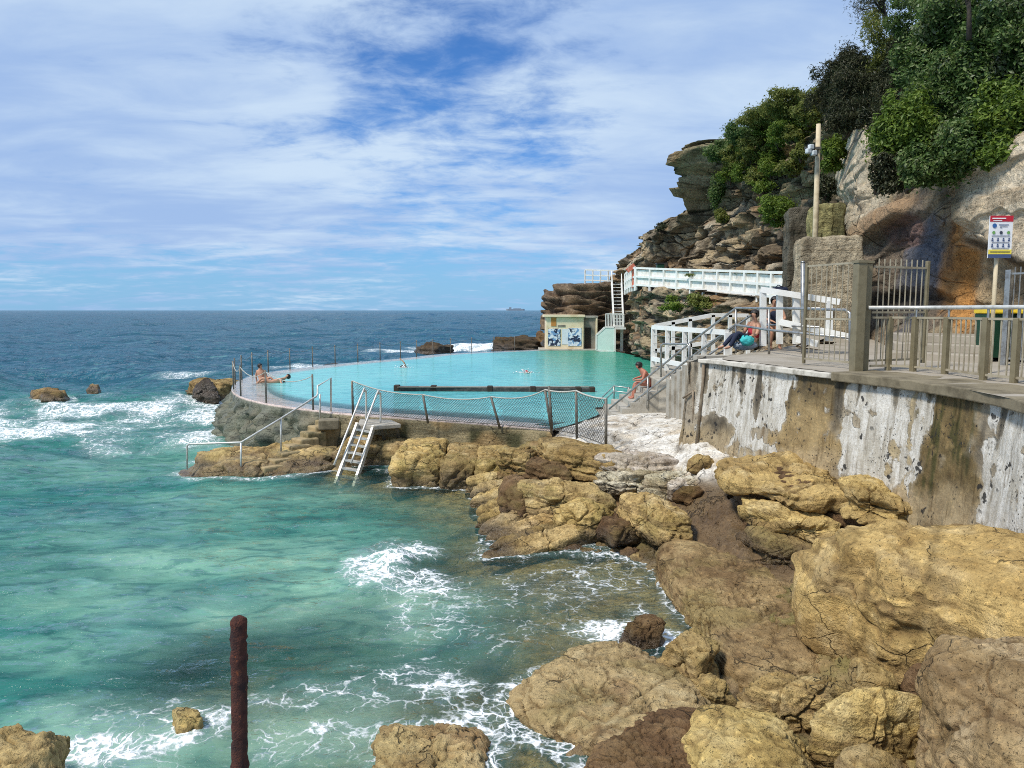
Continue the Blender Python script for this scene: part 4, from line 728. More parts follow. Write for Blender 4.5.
CB = np.array([(16,74,5.5),(11.5,68,5.5),(9.0,64.5,5.6),(9.9,60.5,5.9),(11.2,57,5.9),(12.2,55.3,5.9),(13.0,53,5.9),(14.3,47,5.6),(14.6,42,5.3),(14.3,38,5.0),(13.0,33,4.5),(11.6,28.5,4.0)])
CT = np.array([(18,76,7),(12,70.5,7.5),(9.3,64.8,HS(0,259,64.5)),(10.4,60.8,HS(0,238,60.5)),(12.0,57.2,HS(0,214,57)),(13.0,55.3,HS(0,207,55.3)),(13.8,53,HS(0,155,53)),(15.6,47.5,HS(0,132,47)),(16.4,43,HS(0,112,43)),(16.4,39,HS(0,100,39)),(15.4,34,HS(0,92,34)),(14.2,29,HS(0,100,29))])
def off_far(V, U, W):
    hd = np.exp(-((V[:, 1]-53.2)/1.5)**2)
    return hd*2.3*ss(.79, .87, W)*(1-.3*ss(.95, 1, W))-1.7*hd*ss(.48, .6, W)*ss(.83, .77, W)+.9*ss(.50, .0, W)*ss(62, 50, V[:, 1])+.5*np.sin(W*9+V[:, 1]*.35)*ss(.05, .2, W)
def col_far(V, C, U, W):
    veg = ss(.50, .95, W+fbm(V*.5, 4, 301)*.6)*ss(58, 52, V[:, 1]); C = mixc(C, (.06, .080, .022), veg*.4)
    C = mixc(C, (.44, .26, .11), ss(.3, .05, W)*ss(0, .3, fbm(V*.35, 3, 302))*.5); return C, np.zeros(len(V))
cliff('cliff', 'tall fractured sandstone cliff with overhanging head above the far walkway', CB, CT, 620, 230, off_far, .80, (3.0, 3.4, 1.05), .38, 1.15, col_far, 300)
# near cliff: tawny buttress face, dark water-stained bay, orange bay, cream overhang
NB = np.array([(13.4,33.5,4.2),(11.6,29,4.0),(10.9,25.5,3.6),(10.7,22.5,3.4),(10.4,20.8,3.4),(10.5,19.2,3.4),(10.7,17.4,3.4),(10.7,16.0,3.4),(10.7,14.4,3.4),(11.3,11.5,3.4),(12.2,8,3.4),(12.6,3,3.4)])
NT_ = np.array([(15.4,34.5,13),(13.8,29.5,12.5),(12.6,26.5,11.4),(12.0,24,10.3),(11.6,22,9.0),(11.5,20.2,8.4),(11.6,18.3,8.2),(11.5,16.8,8.4),(11.4,15,8.3),(12,12,8),(12.8,8,8),(13.2,3,8)])
def off_near(V, U, W):
    px, py = pxy(V); n = fbm(V*.7, 3, 311)
    o = -.38*spotm(px, py, 900, 312, 50, 20, n*.4)-.25*spotm(px, py, 915, 262, 42, 42, n*.3)-.35*spotm(px, py, 968, 290, 26, 56, n*.3)
    o += .75*ss(945, 975, px)*ss(262, 225, py+n*14-(px-985)*.45)*ss(120, 160, py)+.45*spotm(px, py, 855, 165, 20, 40, n*.3)
    o += .45*spotm(px, py-(px-880)*-.55, 870, 222, 36, 12, n*.2); return o
def col_near(V, C, U, W):
    px, py = pxy(V); n = fbm(V*.8, 4, 312); n2 = fbm(V*np.array([2.2, 2.2, .35]), 4, 313); lay = pn(np.c_[V[:, 0]*.2, V[:, 1]*.2, V[:, 2]*4.6+n*1.2], 314); a = lambda m: np.clip(m, 0, 1)
    base = np.tile(np.array((.33, .26, .165)), (len(V), 1)); base = mixc(base, (.40, .32, .20), ss(.0, .4, n)*.7); C = C*.25+base*.75
    C = mixc(C, (.64, .55, .40), a(spotm(px, py, 858, 180, 30, 75, n*.5))*.9)
    C = mixc(C, (.25, .20, .15), a(spotm(px, py, 905, 270, 52, 78, n*.5)-.0)*.92)
    C = mixc(C, (.155, .170, .215), a(spotm(px-(py-270)*-.22, py, 918, 272, 20, 60, n*.6+n2*.3))*.9)
    C = mixc(C, (.25, .145, .115), a(spotm(px, py, 900, 232, 22, 16, n*.5))*.8)
    C = mixc(C, (.54, .27, .085), a(spotm(px, py, 960, 278, 24, 58, n*.6+n2*.25))*.95); C = mixc(C, (.16, .075, .03), a(spotm(px, py, 960, 278, 30, 60, n*.4)*ss(.1, .4, n2))*.6)
    C = mixc(C, (.46, .36, .22), a(spotm(px, py, 988, 300, 16, 50, n*.5))*.8)
    C = mixc(C, (.74, .64, .48), ss(948, 962, px+n*8)*ss(258, 242, py+n*10-(px-985)*.35)*.92); C = mixc(C, (.50, .40, .27), ss(952, 965, px)*ss(.0, .18, lay)*ss(250, 235, py)*.75)
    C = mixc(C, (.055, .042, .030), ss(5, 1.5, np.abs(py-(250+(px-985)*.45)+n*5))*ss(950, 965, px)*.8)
    C = mixc(C, (.42, .28, .16), a(spotm(px, py+(px-870)*.55, 872, 222, 40, 11, n*.3))*.85)
    C = mixc(C, (.040, .032, .024), a(spotm(px, py, 905, 302, 42, 10, n*.4))*.85)  # shade of the low undercut cave, painted into the rock colour
    C = mixc(C, (.09, .08, .06), ss(.05, .4, n2)*ss(870, 885, px)*ss(950, 930, px)*.7)
    w_ = a(spotm(px, py, 912, 275, 40, 62, n*.4))*.45; return C, w_
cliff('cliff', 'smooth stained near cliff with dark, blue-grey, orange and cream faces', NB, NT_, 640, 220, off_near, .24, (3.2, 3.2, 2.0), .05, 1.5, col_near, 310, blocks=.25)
# rock slope between the pool and the walkway
LT = np.array([SS[np.argmin(np.hypot(SS[:, 0]-x, SS[:, 1]-y)), :3] for x, y in ((7.2,19.2),(8.3,22),(9,26),(10.3,29.5),(12.5,35),(11.6,40),(10.6,46),(9.1,52),(9.7,57),(9.6,61))])+np.array([.15, 0, 0.03])
LB = np.array([(6.9,19.3,2.4),(7.8,22,2.4),(7.6,26,2.0),(5.9,28.6,.6),(7.6,34.2,.6),(8.8,40,.6),(9.35,46.5,.6),(9.0,52.3,.6),(9.9,57,.6),(9.9,62,.6)])
def col_low(V, C, U, W): return mixc(C, (.055, .045, .032), ss(.35, .0, W+fbm(V*.7, 3, 321)*.3)*.75), ss(.25, .05, W)*.8
cliff('cliff', 'dark jagged rock slope between the pool and the white walkway fence', LB, LT, 420, 110, lambda V, U, W: .5*np.sin(W*3.1)*ss(24, 30, V[:, 1]), .60, (1.5, 1.7, .75), .28, 2.0, col_low, 320)
polyrock('headland', 'dark ledged headland with jutting layers behind the bathing hut', [(3.2,66),(3.0,69),(4.5,73),(12,74),(12,64.6),(7,63.9),(5,64.1)], 0, 6.75, (.05, .0), 9.0, 'headrock', 7, .02, .50, .10, .0, 330, (1.2, 3.0), None, 'headland', 'structure', layer=2.6, dip=(.0, .0), px=False, mat='cliff', freq=.6)
# hillside above both cliffs
HT = np.r_[CT[5:-1], NT_[2:]]; HI = np.array([(p[0]+15*(.9 if i < 5 else 1), p[1]+6, p[2]+(6 if i > 0 else 3)+(5 if i > 6 else 0)) for i, p in enumerate(HT)])
nu, nv = 220, 40; A_, B_ = catmull(HT, nu), catmull(HI, nu); w_ = np.linspace(0, 1, nv); V = (A_[None]-np.array([0.3,0,.25])+(B_-A_)[None]*w_[:, None, None]).reshape(-1, 3); V[:, 2] += fbm(V*.4, 4, 341)*.7*np.repeat(ss(0, .1, w_), nu)+np.repeat(np.sin(w_*1.57)*2.4, nu)*.5
C = np.tile(np.array((.055, .062, .022)), (len(V), 1)); C = mixc(C, (.10, .085, .045), ss(0, .4, fbm(V*.6, 4, 342)))
tag(mesh_np('hillside', V, gridF(nv, nu), M['cliff'], None, True, {'Col': np.c_[C, np.zeros(len(V))]}), 'dark scrubby hillside rising behind the cliff tops', 'hillside', kind='structure')
# squared stone buttress and the green-stained blocks over it
def blockrock(name, label, cx, cy, sx, sy, z0, z1, rz, c, seed, cat, cuts=0.0):
    D, F = sphere(6); p = 18; L = (np.abs(D)**p).sum(1)**(-1/p); V = D*L[:, None]*np.array([sx/2, sy/2, (z1-z0)/2]); cs, sn = math.cos(rz), math.sin(rz)
    N = D/np.abs(D).max(1)[:, None]; N = np.where(np.abs(N) > .93, N, 0); V = np.c_[V[:, 0]*cs-V[:, 1]*sn+cx, V[:, 0]*sn+V[:, 1]*cs+cy, V[:, 2]+(z0+z1)/2]; N = np.c_[N[:, 0]*cs-N[:, 1]*sn, N[:, 0]*sn+N[:, 1]*cs, N[:, 2]]
    d = fbm(V*1.2, 5, seed)*.10+fbm(V*5, 3, seed+1)*.03; fl = pn(np.c_[V[:, 0]*5, V[:, 1]*5, V[:, 2]*1.6], seed+2); d -= ss(.2, .4, fl)*.04; V = V+N*d[:, None]
    C = np.tile(np.array(c), (len(V), 1)); C = mixc(C, np.array(c)*.45, ss(0, .4, fbm(V*np.array([2, 2, .4]), 4, seed+3))*.8); C = mixc(C, np.array(c)*1.35, ss(.1, .4, fbm(V*2, 4, seed+4))*.6)
    tag(mesh_np(name, V, F, M['cliff'], None, True, {'Col': np.c_[C, np.zeros(len(V))]}, loc=(cx, cy, z0)), label, cat)
q = Py(836, 275, 22.6); blockrock('stone_buttress', 'square-cut tan stone buttress behind the tall fence', q[0], 23.3, 1.75, 1.6, 3.4, CAMZ+73*22.5/FPX, R(-14), (.47, .40, .28), 351, 'stone block')
q = Py(838, 210, 25); blockrock('stone_block', 'green-stained squared rock block above the stone buttress', Py(832,210,25.6)[0], 26.1, .95, 1.2, 5.0, CAMZ+104*25.6/FPX, R(-8), (.31, .285, .13), 352, 'stone block')
q = Py(803, 215, 27); blockrock('stone_block', 'dark grey standing rock block left of the pale pole', Py(804,215,27)[0], 27.6, .75, 1.3, 3.8, CAMZ+100*27/FPX, R(-10), (.13, .115, .085), 353, 'stone block')
# ------------------------------------------------------------------ built things
def B3(px, y, z): return np.array([(px-512)/FPX*y*(1-0), y, z])
# bathing hut
hx0, hx1, hy = 2.75, 5.80, 61.6
hut = thing('bathing_hut', (4.5, 62.5, WZ), 'small cream flat-roofed hut with two blue painted panels at the far end of the pool', 'hut')
MB().box(((hx0+hx1)/2, hy+1.3, 2.58), (hx1-hx0, 2.6, 2.66)).build('wall', M['cream'], hut, bevel=.03)
MB().box(((hx0+hx1)/2-.05, hy+1.25, 4.02), (hx1-hx0+.28, 2.9, .20)).build('roof', M['cream'], hut, bevel=.03)
an = MB().box((6.32, hy+1.6, 2.56), (1.03, 2.2, 2.62)); an.build('annex', M['grey'], hut, bevel=.02)
MB().box((6.35, hy+1.55, 3.95), (1.25, 2.4, .16)).build('annex_roof', M['concrete'], hut, bevel=.02)
MB().box((6.18, hy+.49, 2.2), (.5, .05, 1.75)).build('doorway', M['dark'], hut)
MB().box((6.88, hy+.45, 2.55), (.14, .14, 2.6)).build('pilaster', M['cream'], hut, bevel=.01)
MB().box((hx0+.62, hy-.012, 3.55), (.42, .02, .72)).build('rust_stain', M['creamstain'], hut)
MB().box((hx0+1.25, hy-.015, 3.22), (.62, .022, .16)).build('vent', M['grey'], hut)
MB().box((hx0+1.55, hy-.012, 2.35), (.52, .02, 1.25)).build('white_patch', M['panelwhite'], hut)
for k, (x0, x1, z0, z1) in enumerate(((2.92, 3.92, 1.62, 3.0), (4.55, 5.62, 1.60, 3.05))):
    p = MB().box(((x0+x1)/2, hy-.02, (z0+z1)/2), (x1-x0, .035, z1-z0)).build('mural_panel', M['mural'], hut)
    p['label'] = 'white panel painted with dark blue shapes'
# end slab of the pool under the hut
MB().prism([(2.2,61.0),(7.6,61.2),(8.2,64.4),(2.2,64.2)], .2, 1.36).build('pool_apron', M['concrete'], None, bevel=.03)
tag(bpy.data.objects['pool_apron'], 'pale concrete apron under the bathing hut', 'apron')
# white stair, landing and pale screen
Yp = 60.6
sx = lambda px: (px-512)/FPX*Yp
stair = thing('stairs', (sx(619), 61, 3.1), 'steep white metal stairs climbing from the pool landing to the walkway', 'stairs')
a0, a1 = np.array([sx(613.5), Yp, 3.15]), np.array([sx(615), 63.2, 6.75]); b0, b1 = np.array([sx(623), Yp, 3.15]), np.array([sx(625), 63.2, 6.75])
for u, v in ((a0, a1), (b0, b1)):
    MB().bar(u, v, .10, .24).build('stringer', M['white'], stair); rl = MB().tube([u+[0,0,.95], v+[0,0,.95]], .045, 8)
    for t in (.02, .25, .5, .75, .98): rl.bar(u+(v-u)*t, u+(v-u)*t+[0,0,.95], .06)
    rl.build('handrail', M['white'], stair)
for k in range(13): t = (k+.5)/13; p = (a0+(a1-a0)*t+b0+(b1-b0)*t)/2; MB().box(p, (b0[0]-a0[0]-.1, .24, .05)).build('tread', M['white'], stair)
land = thing('landing', (sx(613), 60.4, 1.4), 'white railed landing at the foot of the steep white stairs', 'landing')
MB().box(((sx(604)+sx(624))/2, 60.4, 3.06), (sx(624)-sx(604), 1.3, .14)).build('platform', M['white'], land)
rl = MB()
for z in (3.2, 4.2): rl.bar((sx(604), 59.78, z), (sx(622), 59.78, z), .07)
for k in range(13): x = sx(604)+(sx(622)-sx(604))*k/12; rl.bar((x, 59.78, 3.15), (x, 59.78, 4.2), .05)
rl.build('railing', M['white'], land)
for x in (sx(605), sx(622)): MB().box((x, 60.8, 2.1), (.2, .2, 1.8)).build('leg', M['white'], land)
sc = thing('screen', (sx(604), 59.6, 1.35), 'pale mint solid screen with a cut corner beside the hut', 'screen')
x0, x1 = sx(595), sx(613); zt = 3.15
MB().add([(x0, 59.55, 1.36), (x1, 59.55, 1.2), (x1, 59.55, zt), (x0+.65, 59.55, zt), (x0, 59.55, zt-.6), (x0, 59.65, 1.36), (x1, 59.65, 1.2), (x1, 59.65, zt), (x0+.65, 59.65, zt), (x0, 59.65, zt-.6)],
    [(0,1,2,3,4), (9,8,7,6,5)]+[(i, 5+i, 5+(i+1) % 5, (i+1) % 5) for i in range(5)]).build('panel', M['mint'], sc)
fr_ = MB(); cs = [(x0, 59.6, 1.36), (x1, 59.6, 1.2), (x1, 59.6, zt), (x0+.65, 59.6, zt), (x0, 59.6, zt-.6)]
for i in range(5): fr_.bar(cs[i], cs[(i+1) % 5], .14)
fr_.build('frame', M['white'], sc)
# white walkway fences
def whitefence(label, pts, H, step, name='white_fence', rails=(1.0, .55, .12), sheet=True, mat='white', rw=.10, pw=.13, group=None):
    pts = np.array(pts, float); o = thing(name, pts[0], label, 'fence', group); P_ = resample(pts, step)
    for p in P_: MB().box((p[0], p[1], p[2]+H*.5-.1), (pw, pw, H+.2), .3).build('post', M[mat], o)
    for r_ in rails:
        mb = MB()
        for i in range(len(P_)-1): mb.bar(P_[i]+[0,0,H*r_], P_[i+1]+[0,0,H*r_], rw, rw*1.3)
        mb.build('rail', M['white'], o)
    if sheet:
        mb = MB()
        for i in range(len(P_)-1): mb.bar(P_[i]+[.09,0,H*.5], P_[i+1]+[.09,0,H*.5], .03, H*.82)
        mb.build('board_panel', M['white2'], o)
    return o
FL = [Py(p, b, y) for p, b, y in ((636,287,52),(660,289,49.5),(690,291.5,46),(720,294,42.5),(750,297,39),(770,299.5,36.5),(789,301,34.8))]
whitefence('long white boarded fence along the walkway under the cliff', FL, 1.28, 1.55)
whitefence('short white open railing on the headland left of the white stairs', [Py(585,281.5,65), Py(600,282,64.7), Py(616,282.5,64.4)], .98, .62, sheet=False, mat='white2', rw=.08, pw=.10)
whitefence('white panel fence at the head of the steep stairs', [Py(625,292,60), Py(630,289,56), Py(635,288,52.6)], 1.4, 1.3)
rp = thing('red_post', Py(633, 288, 54), 'faded red post with a tilted red board at the head of the white stairs', 'post')
MB().bar(Py(633,288,53.9), Py(633,265,53.9), .16).build('pole', M['orange'], rp); MB().bar(Py(627,271,53.8), Py(634.5,265,53.8), .22, .30).build('board', M['orange'], rp)
gb = thing('green_box', Py(660, 272, 53), 'dark green box standing behind the white walkway fence', 'box')
q = Py(660, 278, 53); MB().box((q[0], 53, q[2]+.45), (.5, .5, 1.0)).build('body', M['binGreen'], gb, bevel=.03); MB().box((q[0], 53, q[2]+.99), (.6, .58, .08)).build('lid', M['binDark'], gb)
# white balustrades near the deck
dk = thing('deck', (5.6, 22, .6), 'grey concrete deck with steps above the near right corner of the pool', 'deck')
MB().prism([(4.66,25.5),(5.5,19.3),(7.6,19.6),(8.3,23),(8.0,26.5),(5.2,27)], .3, 2.63).build('slab', M['concrete'], dk, bevel=.03)
MB().prism([(4.40,22.7),(5.45,21.7),(5.6,25.35),(4.40,25.35)], .3, 2.40).build('block', M['concrete'], dk, bevel=.03)
mb = MB()
for k in range(6): x = 4.40-.27*(k+.5); mb.box((x, 24.0, (.2+2.05-.17*k)/2), (.272, 2.6-.012*k, 2.05-.17*k-.2))
mb.build('pool_steps', M['concrete'], dk)
mb = MB()
for k in range(6): mb.box((4.98+.05*k, 21.5-.42*k, (1.2+2.55+.16*k)/2), (1.1, .43, 1.35+.16*k))
mb.build('upper_steps', M['concrete'], dk)
def balus(label, tops, bases, rails, pw=.12, rw=.12, wires=0, name='balustrade'):
    o = thing(name, bases[0], label, 'balustrade')
    for t, b in zip(tops, bases): MB().bar(b, t, pw).build('post', M['white'], o)
    for u, v in rails: MB().bar(u, v, rw, rw*1.1).build('rail', M['white'], o)
    if wires:
        mb = MB(); n = wires
        for i in range(len(tops)-1):
            for k in range(1, n): f = k/n; mb.tube([bases[i]+(tops[i]-bases[i])*f, bases[i+1]+(tops[i+1]-bases[i+1])*f], .008, 4)
        mb.build('wire', M['steel'], o)
    return o
tz, bz = 3.93, 2.60; l_ = np.array([(4.70, 25.35), (4.88, 23.9), (5.08, 22.4), (5.28, 20.9), (5.48, 19.4)]); tp = [np.array([*p, tz]) for p in l_]; bs = [np.array([*p, bz]) for p in l_]
balus('white wire-strung balustrade along the pool edge of the deck', tp, bs, [(tp[0], tp[-1]), (bs[0]+[0,0,.28], bs[-1]+[0,0,.28])], wires=5)
l_ = [(655,326,364),(673,322,362),(690,319,360),(713,315,357),(730,315,356),(748,315.5,356)]; tp = [Py(a, b, 26.3) for a, b, c in l_]; bs = [Py(a, c, 26.3) for a, b, c in l_]
balus('white balustrade rising along the far side of the deck', tp, bs, [(tp[0], tp[3]), (tp[3], tp[5]), ((tp[0]+bs[0])/2-[0,0,.2], (tp[3]+bs[3])/2-[0,0,.2])])
l_ = [(763,290,346,18.7),(779.5,293,344,18.6),(796,296,344,18.4),(829,300.5,341,18.0)]; tp = [Py(a, b, y) for a, b, c, y in l_]; bs = [Py(a, c, y) for a, b, c, y in l_]
balus('heavy white timber balustrade beside the tall silver post', tp, bs, [(Py(761,289.5,18.7), Py(840,302,17.9)), (Py(780,322,18.5), Py(850,337,17.6)), (Py(797,339,18.2), Py(818,344,17.9))], .13, .13)

# steel rails and fences on the promenade
def rail(label, runs, posts, r=.028, mat='steel', cat='handrail', name='handrail', pm=None):
    o = thing(name, posts[0][0] if posts else runs[0][0], label, cat)
    for run in runs: MB().tube(run, r, 8).build('rail', M[mat], o, True)
    for a, b in posts: MB().tube([a, b], r*1.02, 8).build('post', M[pm or mat], o, True)
    return o
h2 = [Py(609,409,23.4), Py(648,377,22.7), Py(690,343,21.0), Py(736,308,19.3), Py(793,308.5,16.9), Py(846,310,14.9), Py(850,313,14.8), Py(850,365,14.8)]
dn = np.array([0, 0, -.42])
rail('long steel handrail climbing from the pool steps to the promenade', [h2, [p+dn for p in h2[:4]]+[Py(769,330,17.7), Py(850,338,14.8)], [p+dn*1.7 for p in h2[1:4]]],
     [(Py(736,309,19.3), Py(736,353,19.3)), (Py(769,309,17.7), Py(769,357,17.7)), (h2[1], h2[1]+[0,0,-.95]), (h2[2], h2[2]+[0,0,-1.0])], .030)
h3 = [p+np.array([.75, .35, 0]) for p in h2[1:5]]
rail('second steel handrail on the far side of the promenade steps', [h3, [p+dn for p in h3]], [(h3[0], h3[0]+[0,0,-.95]), (h3[2], h3[2]+[0,0,-1.0])], .028)
rail('bent steel hoop rail at the top of the pool steps', [[Py(661,377,21.6), Py(661,346,21.6), Py(663,344,21.5), Py(687,344,20.8), Py(689,346,20.7), Py(689,376,20.7)]], [], .030)
rail('double green-tinged handrail dipping into the pool at the steps', [[Py(588,411,27), Py(614,386,27), Py(629,388,26.4)], [Py(593,412,27), Py(614,391,27), Py(629,393,26.4)]], [(Py(629,387,26.4), Py(629,404,26.4)), (Py(614,386,27), Py(614,404,27))], .026)
rail('short rusty handrail post at the left foot of the seawall', [[Py(683,398,17.1), Py(693,391,16.9)]], [(Py(693,390,16.9), Py(693,435,16.9))], .024, 'pipe')
def barfence(name, label, A, B, z0, H, n, postw=.10, ends=(1, 1), spike=.0, rails=(.97, .06), br=.010, mat='bars', pm='olive', tops=None, gate=False, midposts=()):
    A = np.array([A[0], A[1], z0], float); B = np.array([B[0], B[1], z0], float); o = thing(name, A, label, 'gate' if gate else 'fence')
    for k, e in enumerate(ends):
        if e: p = A if k == 0 else B; MB().box((p[0], p[1], z0+H*.5*e), (postw, postw, H*e), .4).build('post', M[pm], o, bevel=.006)
    for t in midposts: p = A+(B-A)*t; MB().box((p[0], p[1], z0+H*.5), (postw, postw, H), .4).build('post', M[pm], o, bevel=.006)
    for r_ in rails: MB().bar(A+[0,0,H*r_], B+[0,0,H*r_], .035).build('rail', M[mat], o)
    for k in range(1, n): p = A+(B-A)*k/n; MB().tube([p+[0,0,H*rails[-1]], p+[0,0,H*(rails[0])+spike]], br, 5).build('bar', M[mat], o)
    return o
gp = thing('gate_post', Py(860, 373, 13.1), 'thick olive square post where the tall gate hangs', 'post')
zt = Py(860, 263, 13.1)[2]
for px_, w in ((859, .17), (868.5, .13)): q = Py(px_, 300, 13.1); MB().box((q[0], 13.1+(.12 if px_ > 860 else 0), (3.42+zt)/2), (w, .17, zt-3.42), .15).build('post', M['olive'], gp, bevel=.012); MB().box((q[0], 13.1+(.12 if px_ > 860 else 0), zt+.02), (w+.03, .20, .04), .15).build('cap', M['olive'], gp)
barfence('gate', 'tall barred gate standing open beside the thick olive post', Py(872,300,13.2)[:2], Py(926,300,13.7)[:2], 3.55, 1.82, 10, .06, (0, 1), .14, (.93, .50, .04), .011, gate=True)
barfence('tall_fence', 'tall thin-barred fence panel between the silver post and the olive post', Py(806,300,14.7)[:2], Py(853,300,13.6)[:2], 3.47, 1.92, 9, .05, (1, 0), .0, (.97, .45, .05), .010)
sp = thing('silver_post', Py(803, 356, 17.9), 'tall silver steel post in front of the white balustrade', 'post')
MB().tube([Py(803,356,17.9), Py(803,262,17.9)], .052, 10).build('pole', M['steel'], sp, True); MB().tube([Py(803,262.3,17.9), Py(803,261,17.9)], [.06, .03], 10).build('cap', M['steel'], sp, True); MB().box(Py(803,355.5,17.9), (.2, .2, .03)).build('base_plate', M['steel'], sp)
FP = [(871,13.2),(889,13.3),(914,13.0),(946,12.4),(985,11.4),(1016,10.9),(1062,10.2)]
bf = thing('low_fence', B3(985, 11.4, 3.44), 'low olive barred fence with a shiny handrail along the top of the seawall', 'fence')
pp = [B3(a, y, 3.44) for a, y in FP]
for i, p in enumerate(pp):
    if i: MB().box((p[0], p[1], 3.44+.47), (.085, .085, .95), .25).build('post', M['olive'], bf, bevel=.008)
for i in range(len(pp)-1):
    a, b = pp[i], pp[i+1]; mb = MB().bar(a+[0,0,.93], b+[0,0,.93], .035).bar(a+[0,0,.09], b+[0,0,.09], .035); n = max(2, int(round(np.linalg.norm((b-a))/.125)))
    for k in range(1, n): p = a+(b-a)*k/n; mb.tube([p+[0,0,.09], p+[0,0,.93]], .013, 5)
    mb.build('barred_panel', M['bars'], bf)
MB().tube([p+[0,-.03,1.10] for p in [B3(866,13.1,3.44)]+pp[2:]], .034, 10).build('handrail', M['palesteel'], bf, True)
for p in pp[2:]: MB().tube([p+[0,-.03,.94], p+[0,-.03,1.09]], .018, 6).build('bracket', M['steel'], bf)
barfence('gate', 'grey barred gate at the right edge behind the sign', B3(1005,14.2,0)[:2], B3(1075,13.2,0)[:2], 3.46, 1.78, 12, .10, (1.0, 0), .12, (.96, .08), .011, 'steel', 'steel', gate=True)
# sign on a pale pole
sg = thing('warning_sign', B3(991, 12.6, 3.44), 'white safety sign with red top and yellow and blue foot on a pale pole', 'sign')
MB().tube([B3(991,12.62,3.44), B3(991,12.62,CAMZ+84*12.6/FPX)], .032, 10).build('pole', M['timberpole'], sg, True)
sxw, y_ = .375, 12.56; cx = B3(993.5, y_, 0)[0]; zb_, zt_ = CAMZ+51*12.6/FPX, CAMZ+92*12.6/FPX; H = zt_-zb_
bd = MB().box((cx, y_, (zb_+zt_)/2), (sxw, .02, H)).build('board', M['signwhite'], sg)
def band(n_, z0, z1, m): MB().box((cx, y_-.012, zb_+H*(z0+z1)/2), (sxw, .006, H*(z1-z0))).build(n_, M[m], bd)
band('red_header', .86, 1.0, 'red'); band('yellow_band', .09, .20, 'signyellow'); band('blue_band', 0.0, .088, 'signblue')
def disc(mb, x, z, r, n=14): mb.add([(cx+sxw*x+r*math.cos(6.2832*k/n), y_-.0185, zb_+H*z+r*math.sin(6.2832*k/n)) for k in range(n)], [tuple(range(n))])
def dash(mb, x, z, w, h): mb.box((cx+sxw*x, y_-.017, zb_+H*z), (w, .006, h))
mb = MB(); disc(mb, -.30, .765, .036); mb.build('wave_symbol', M['inkblue'], bd)
mb = MB(); disc(mb, 0, .60, .026); mb.build('round_symbol', M['ink'], bd)
mb = MB()
for x in (-.32, .32): disc(mb, x, .60, .026)
mb.build('green_symbol', M['inkgreen'], bd)
mb = MB()
for r_ in (.44, .30):
    for k in range(4): x = -.36+.24*k; disc(mb, x, r_+.02, .013); dash(mb, x, r_-.02, .03, .022)
for x, z, w in ((.10,.79,.16),(.10,.755,.12),(-.02,.725,.03),(0,.525,.3),(0,.375,.28),(0,.235,.28)): dash(mb, x, z, w, .006)
mb.build('pictogram', M['signblue'], bd)
mb = MB(); dash(mb, -.12, .935, .22, .018); dash(mb, -.18, .885, .14, .010); mb.build('header_text', M['signwhite'], bd)
mb = MB(); dash(mb, 0, .145, .32, .012); mb.build('caution_text', M['ink'], bd)
def bin_(label, x, y, body):
    o = thing('wheelie_bin', (x, y, 3.48), label, 'bin', 'wheelie bins at the foot of the cliff'); w, d = .27, .33
    bm = [(x-w*.85, y-d*.8), (x+w*.85, y-d*.8), (x+w*.85, y+d*.8), (x-w*.85, y+d*.8)]; tm = [(x-w, y-d), (x+w, y-d), (x+w, y+d), (x-w, y+d)]
    m = MB(); m.add([(*p, 3.56) for p in bm]+[(*p, 4.43) for p in tm], [(3,2,1,0), (4,5,6,7)]+[(i, (i+1) % 4, 4+(i+1) % 4, 4+i) for i in range(4)]); m.build('body', M[body], o, bevel=.02)
    MB().prism([(x-w-.02, y-d-.04), (x+w+.02, y-d-.04), (x+w+.02, y+d), (x-w-.02, y+d)], 4.43, [4.48, 4.48, 4.55, 4.55]).build('lid', M['binYellow'], o, bevel=.015)
    for s in (-1, 1): MB().tube([(x+s*w*.75-.03, y+d*.85, 3.57), (x+s*w*.75+.03, y+d*.85, 3.57)], .09, 12).build('wheel', M['binDark'], o, True)
    MB().bar((x-w*.7, y+d+.05, 4.4), (x+w*.7, y+d+.05, 4.4), .03).build('handle', M['binDark'], o)
bin_('green bin with a yellow lid just behind the sign pole', B3(996,15.2,0)[0], 15.2, 'binGreen'); bin_('dark bin with a yellow lid behind the grey gate at the right edge', B3(1030,14.8,0)[0], 14.8, 'binDark')
stp = thing('stone_steps', B3(930, 16.5, 3.46), 'low beige stone steps at the foot of the stained cliff', 'steps')
for k in range(3): MB().prism([tuple(B3(888+6*k,16.2+.5*k,0)[:2]), tuple(B3(985-4*k,14.7+.5*k,0)[:2]), tuple(B3(1000,17,0)[:2]), tuple(B3(885,18.6,0)[:2])], 3.44+.17*k, 3.62+.17*k).build('step', M['paving'], stp, bevel=.02)
# light pole
lp = thing('light_pole', Py(815, 262, 24.4), 'tall pale timber light pole against the cliff', 'light pole')
a, b = Py(813.5, 300, 24.4), Py(818.5, 124, 24.4); MB().tube([a, (a+b)/2, b], [.098, .085, .068], 12).build('pole', M['timberpole'], lp, True)
hd = MB().box(Py(813,148,24.3), (.5, .07, .07)).build('crossarm', M['darksteel'], lp)
for px_, py_ in ((808.5,151),(814,153),(811,147)):
    f = MB().box(Py(px_, py_, 24.1), (.16, .14, .15), .3).build('floodlight', M['lampglass'], lp, bevel=.03); q = Py(px_, py_, 24.2); MB().box(q, (.20, .09, .18), .3).build('housing', M['binDark'], f)

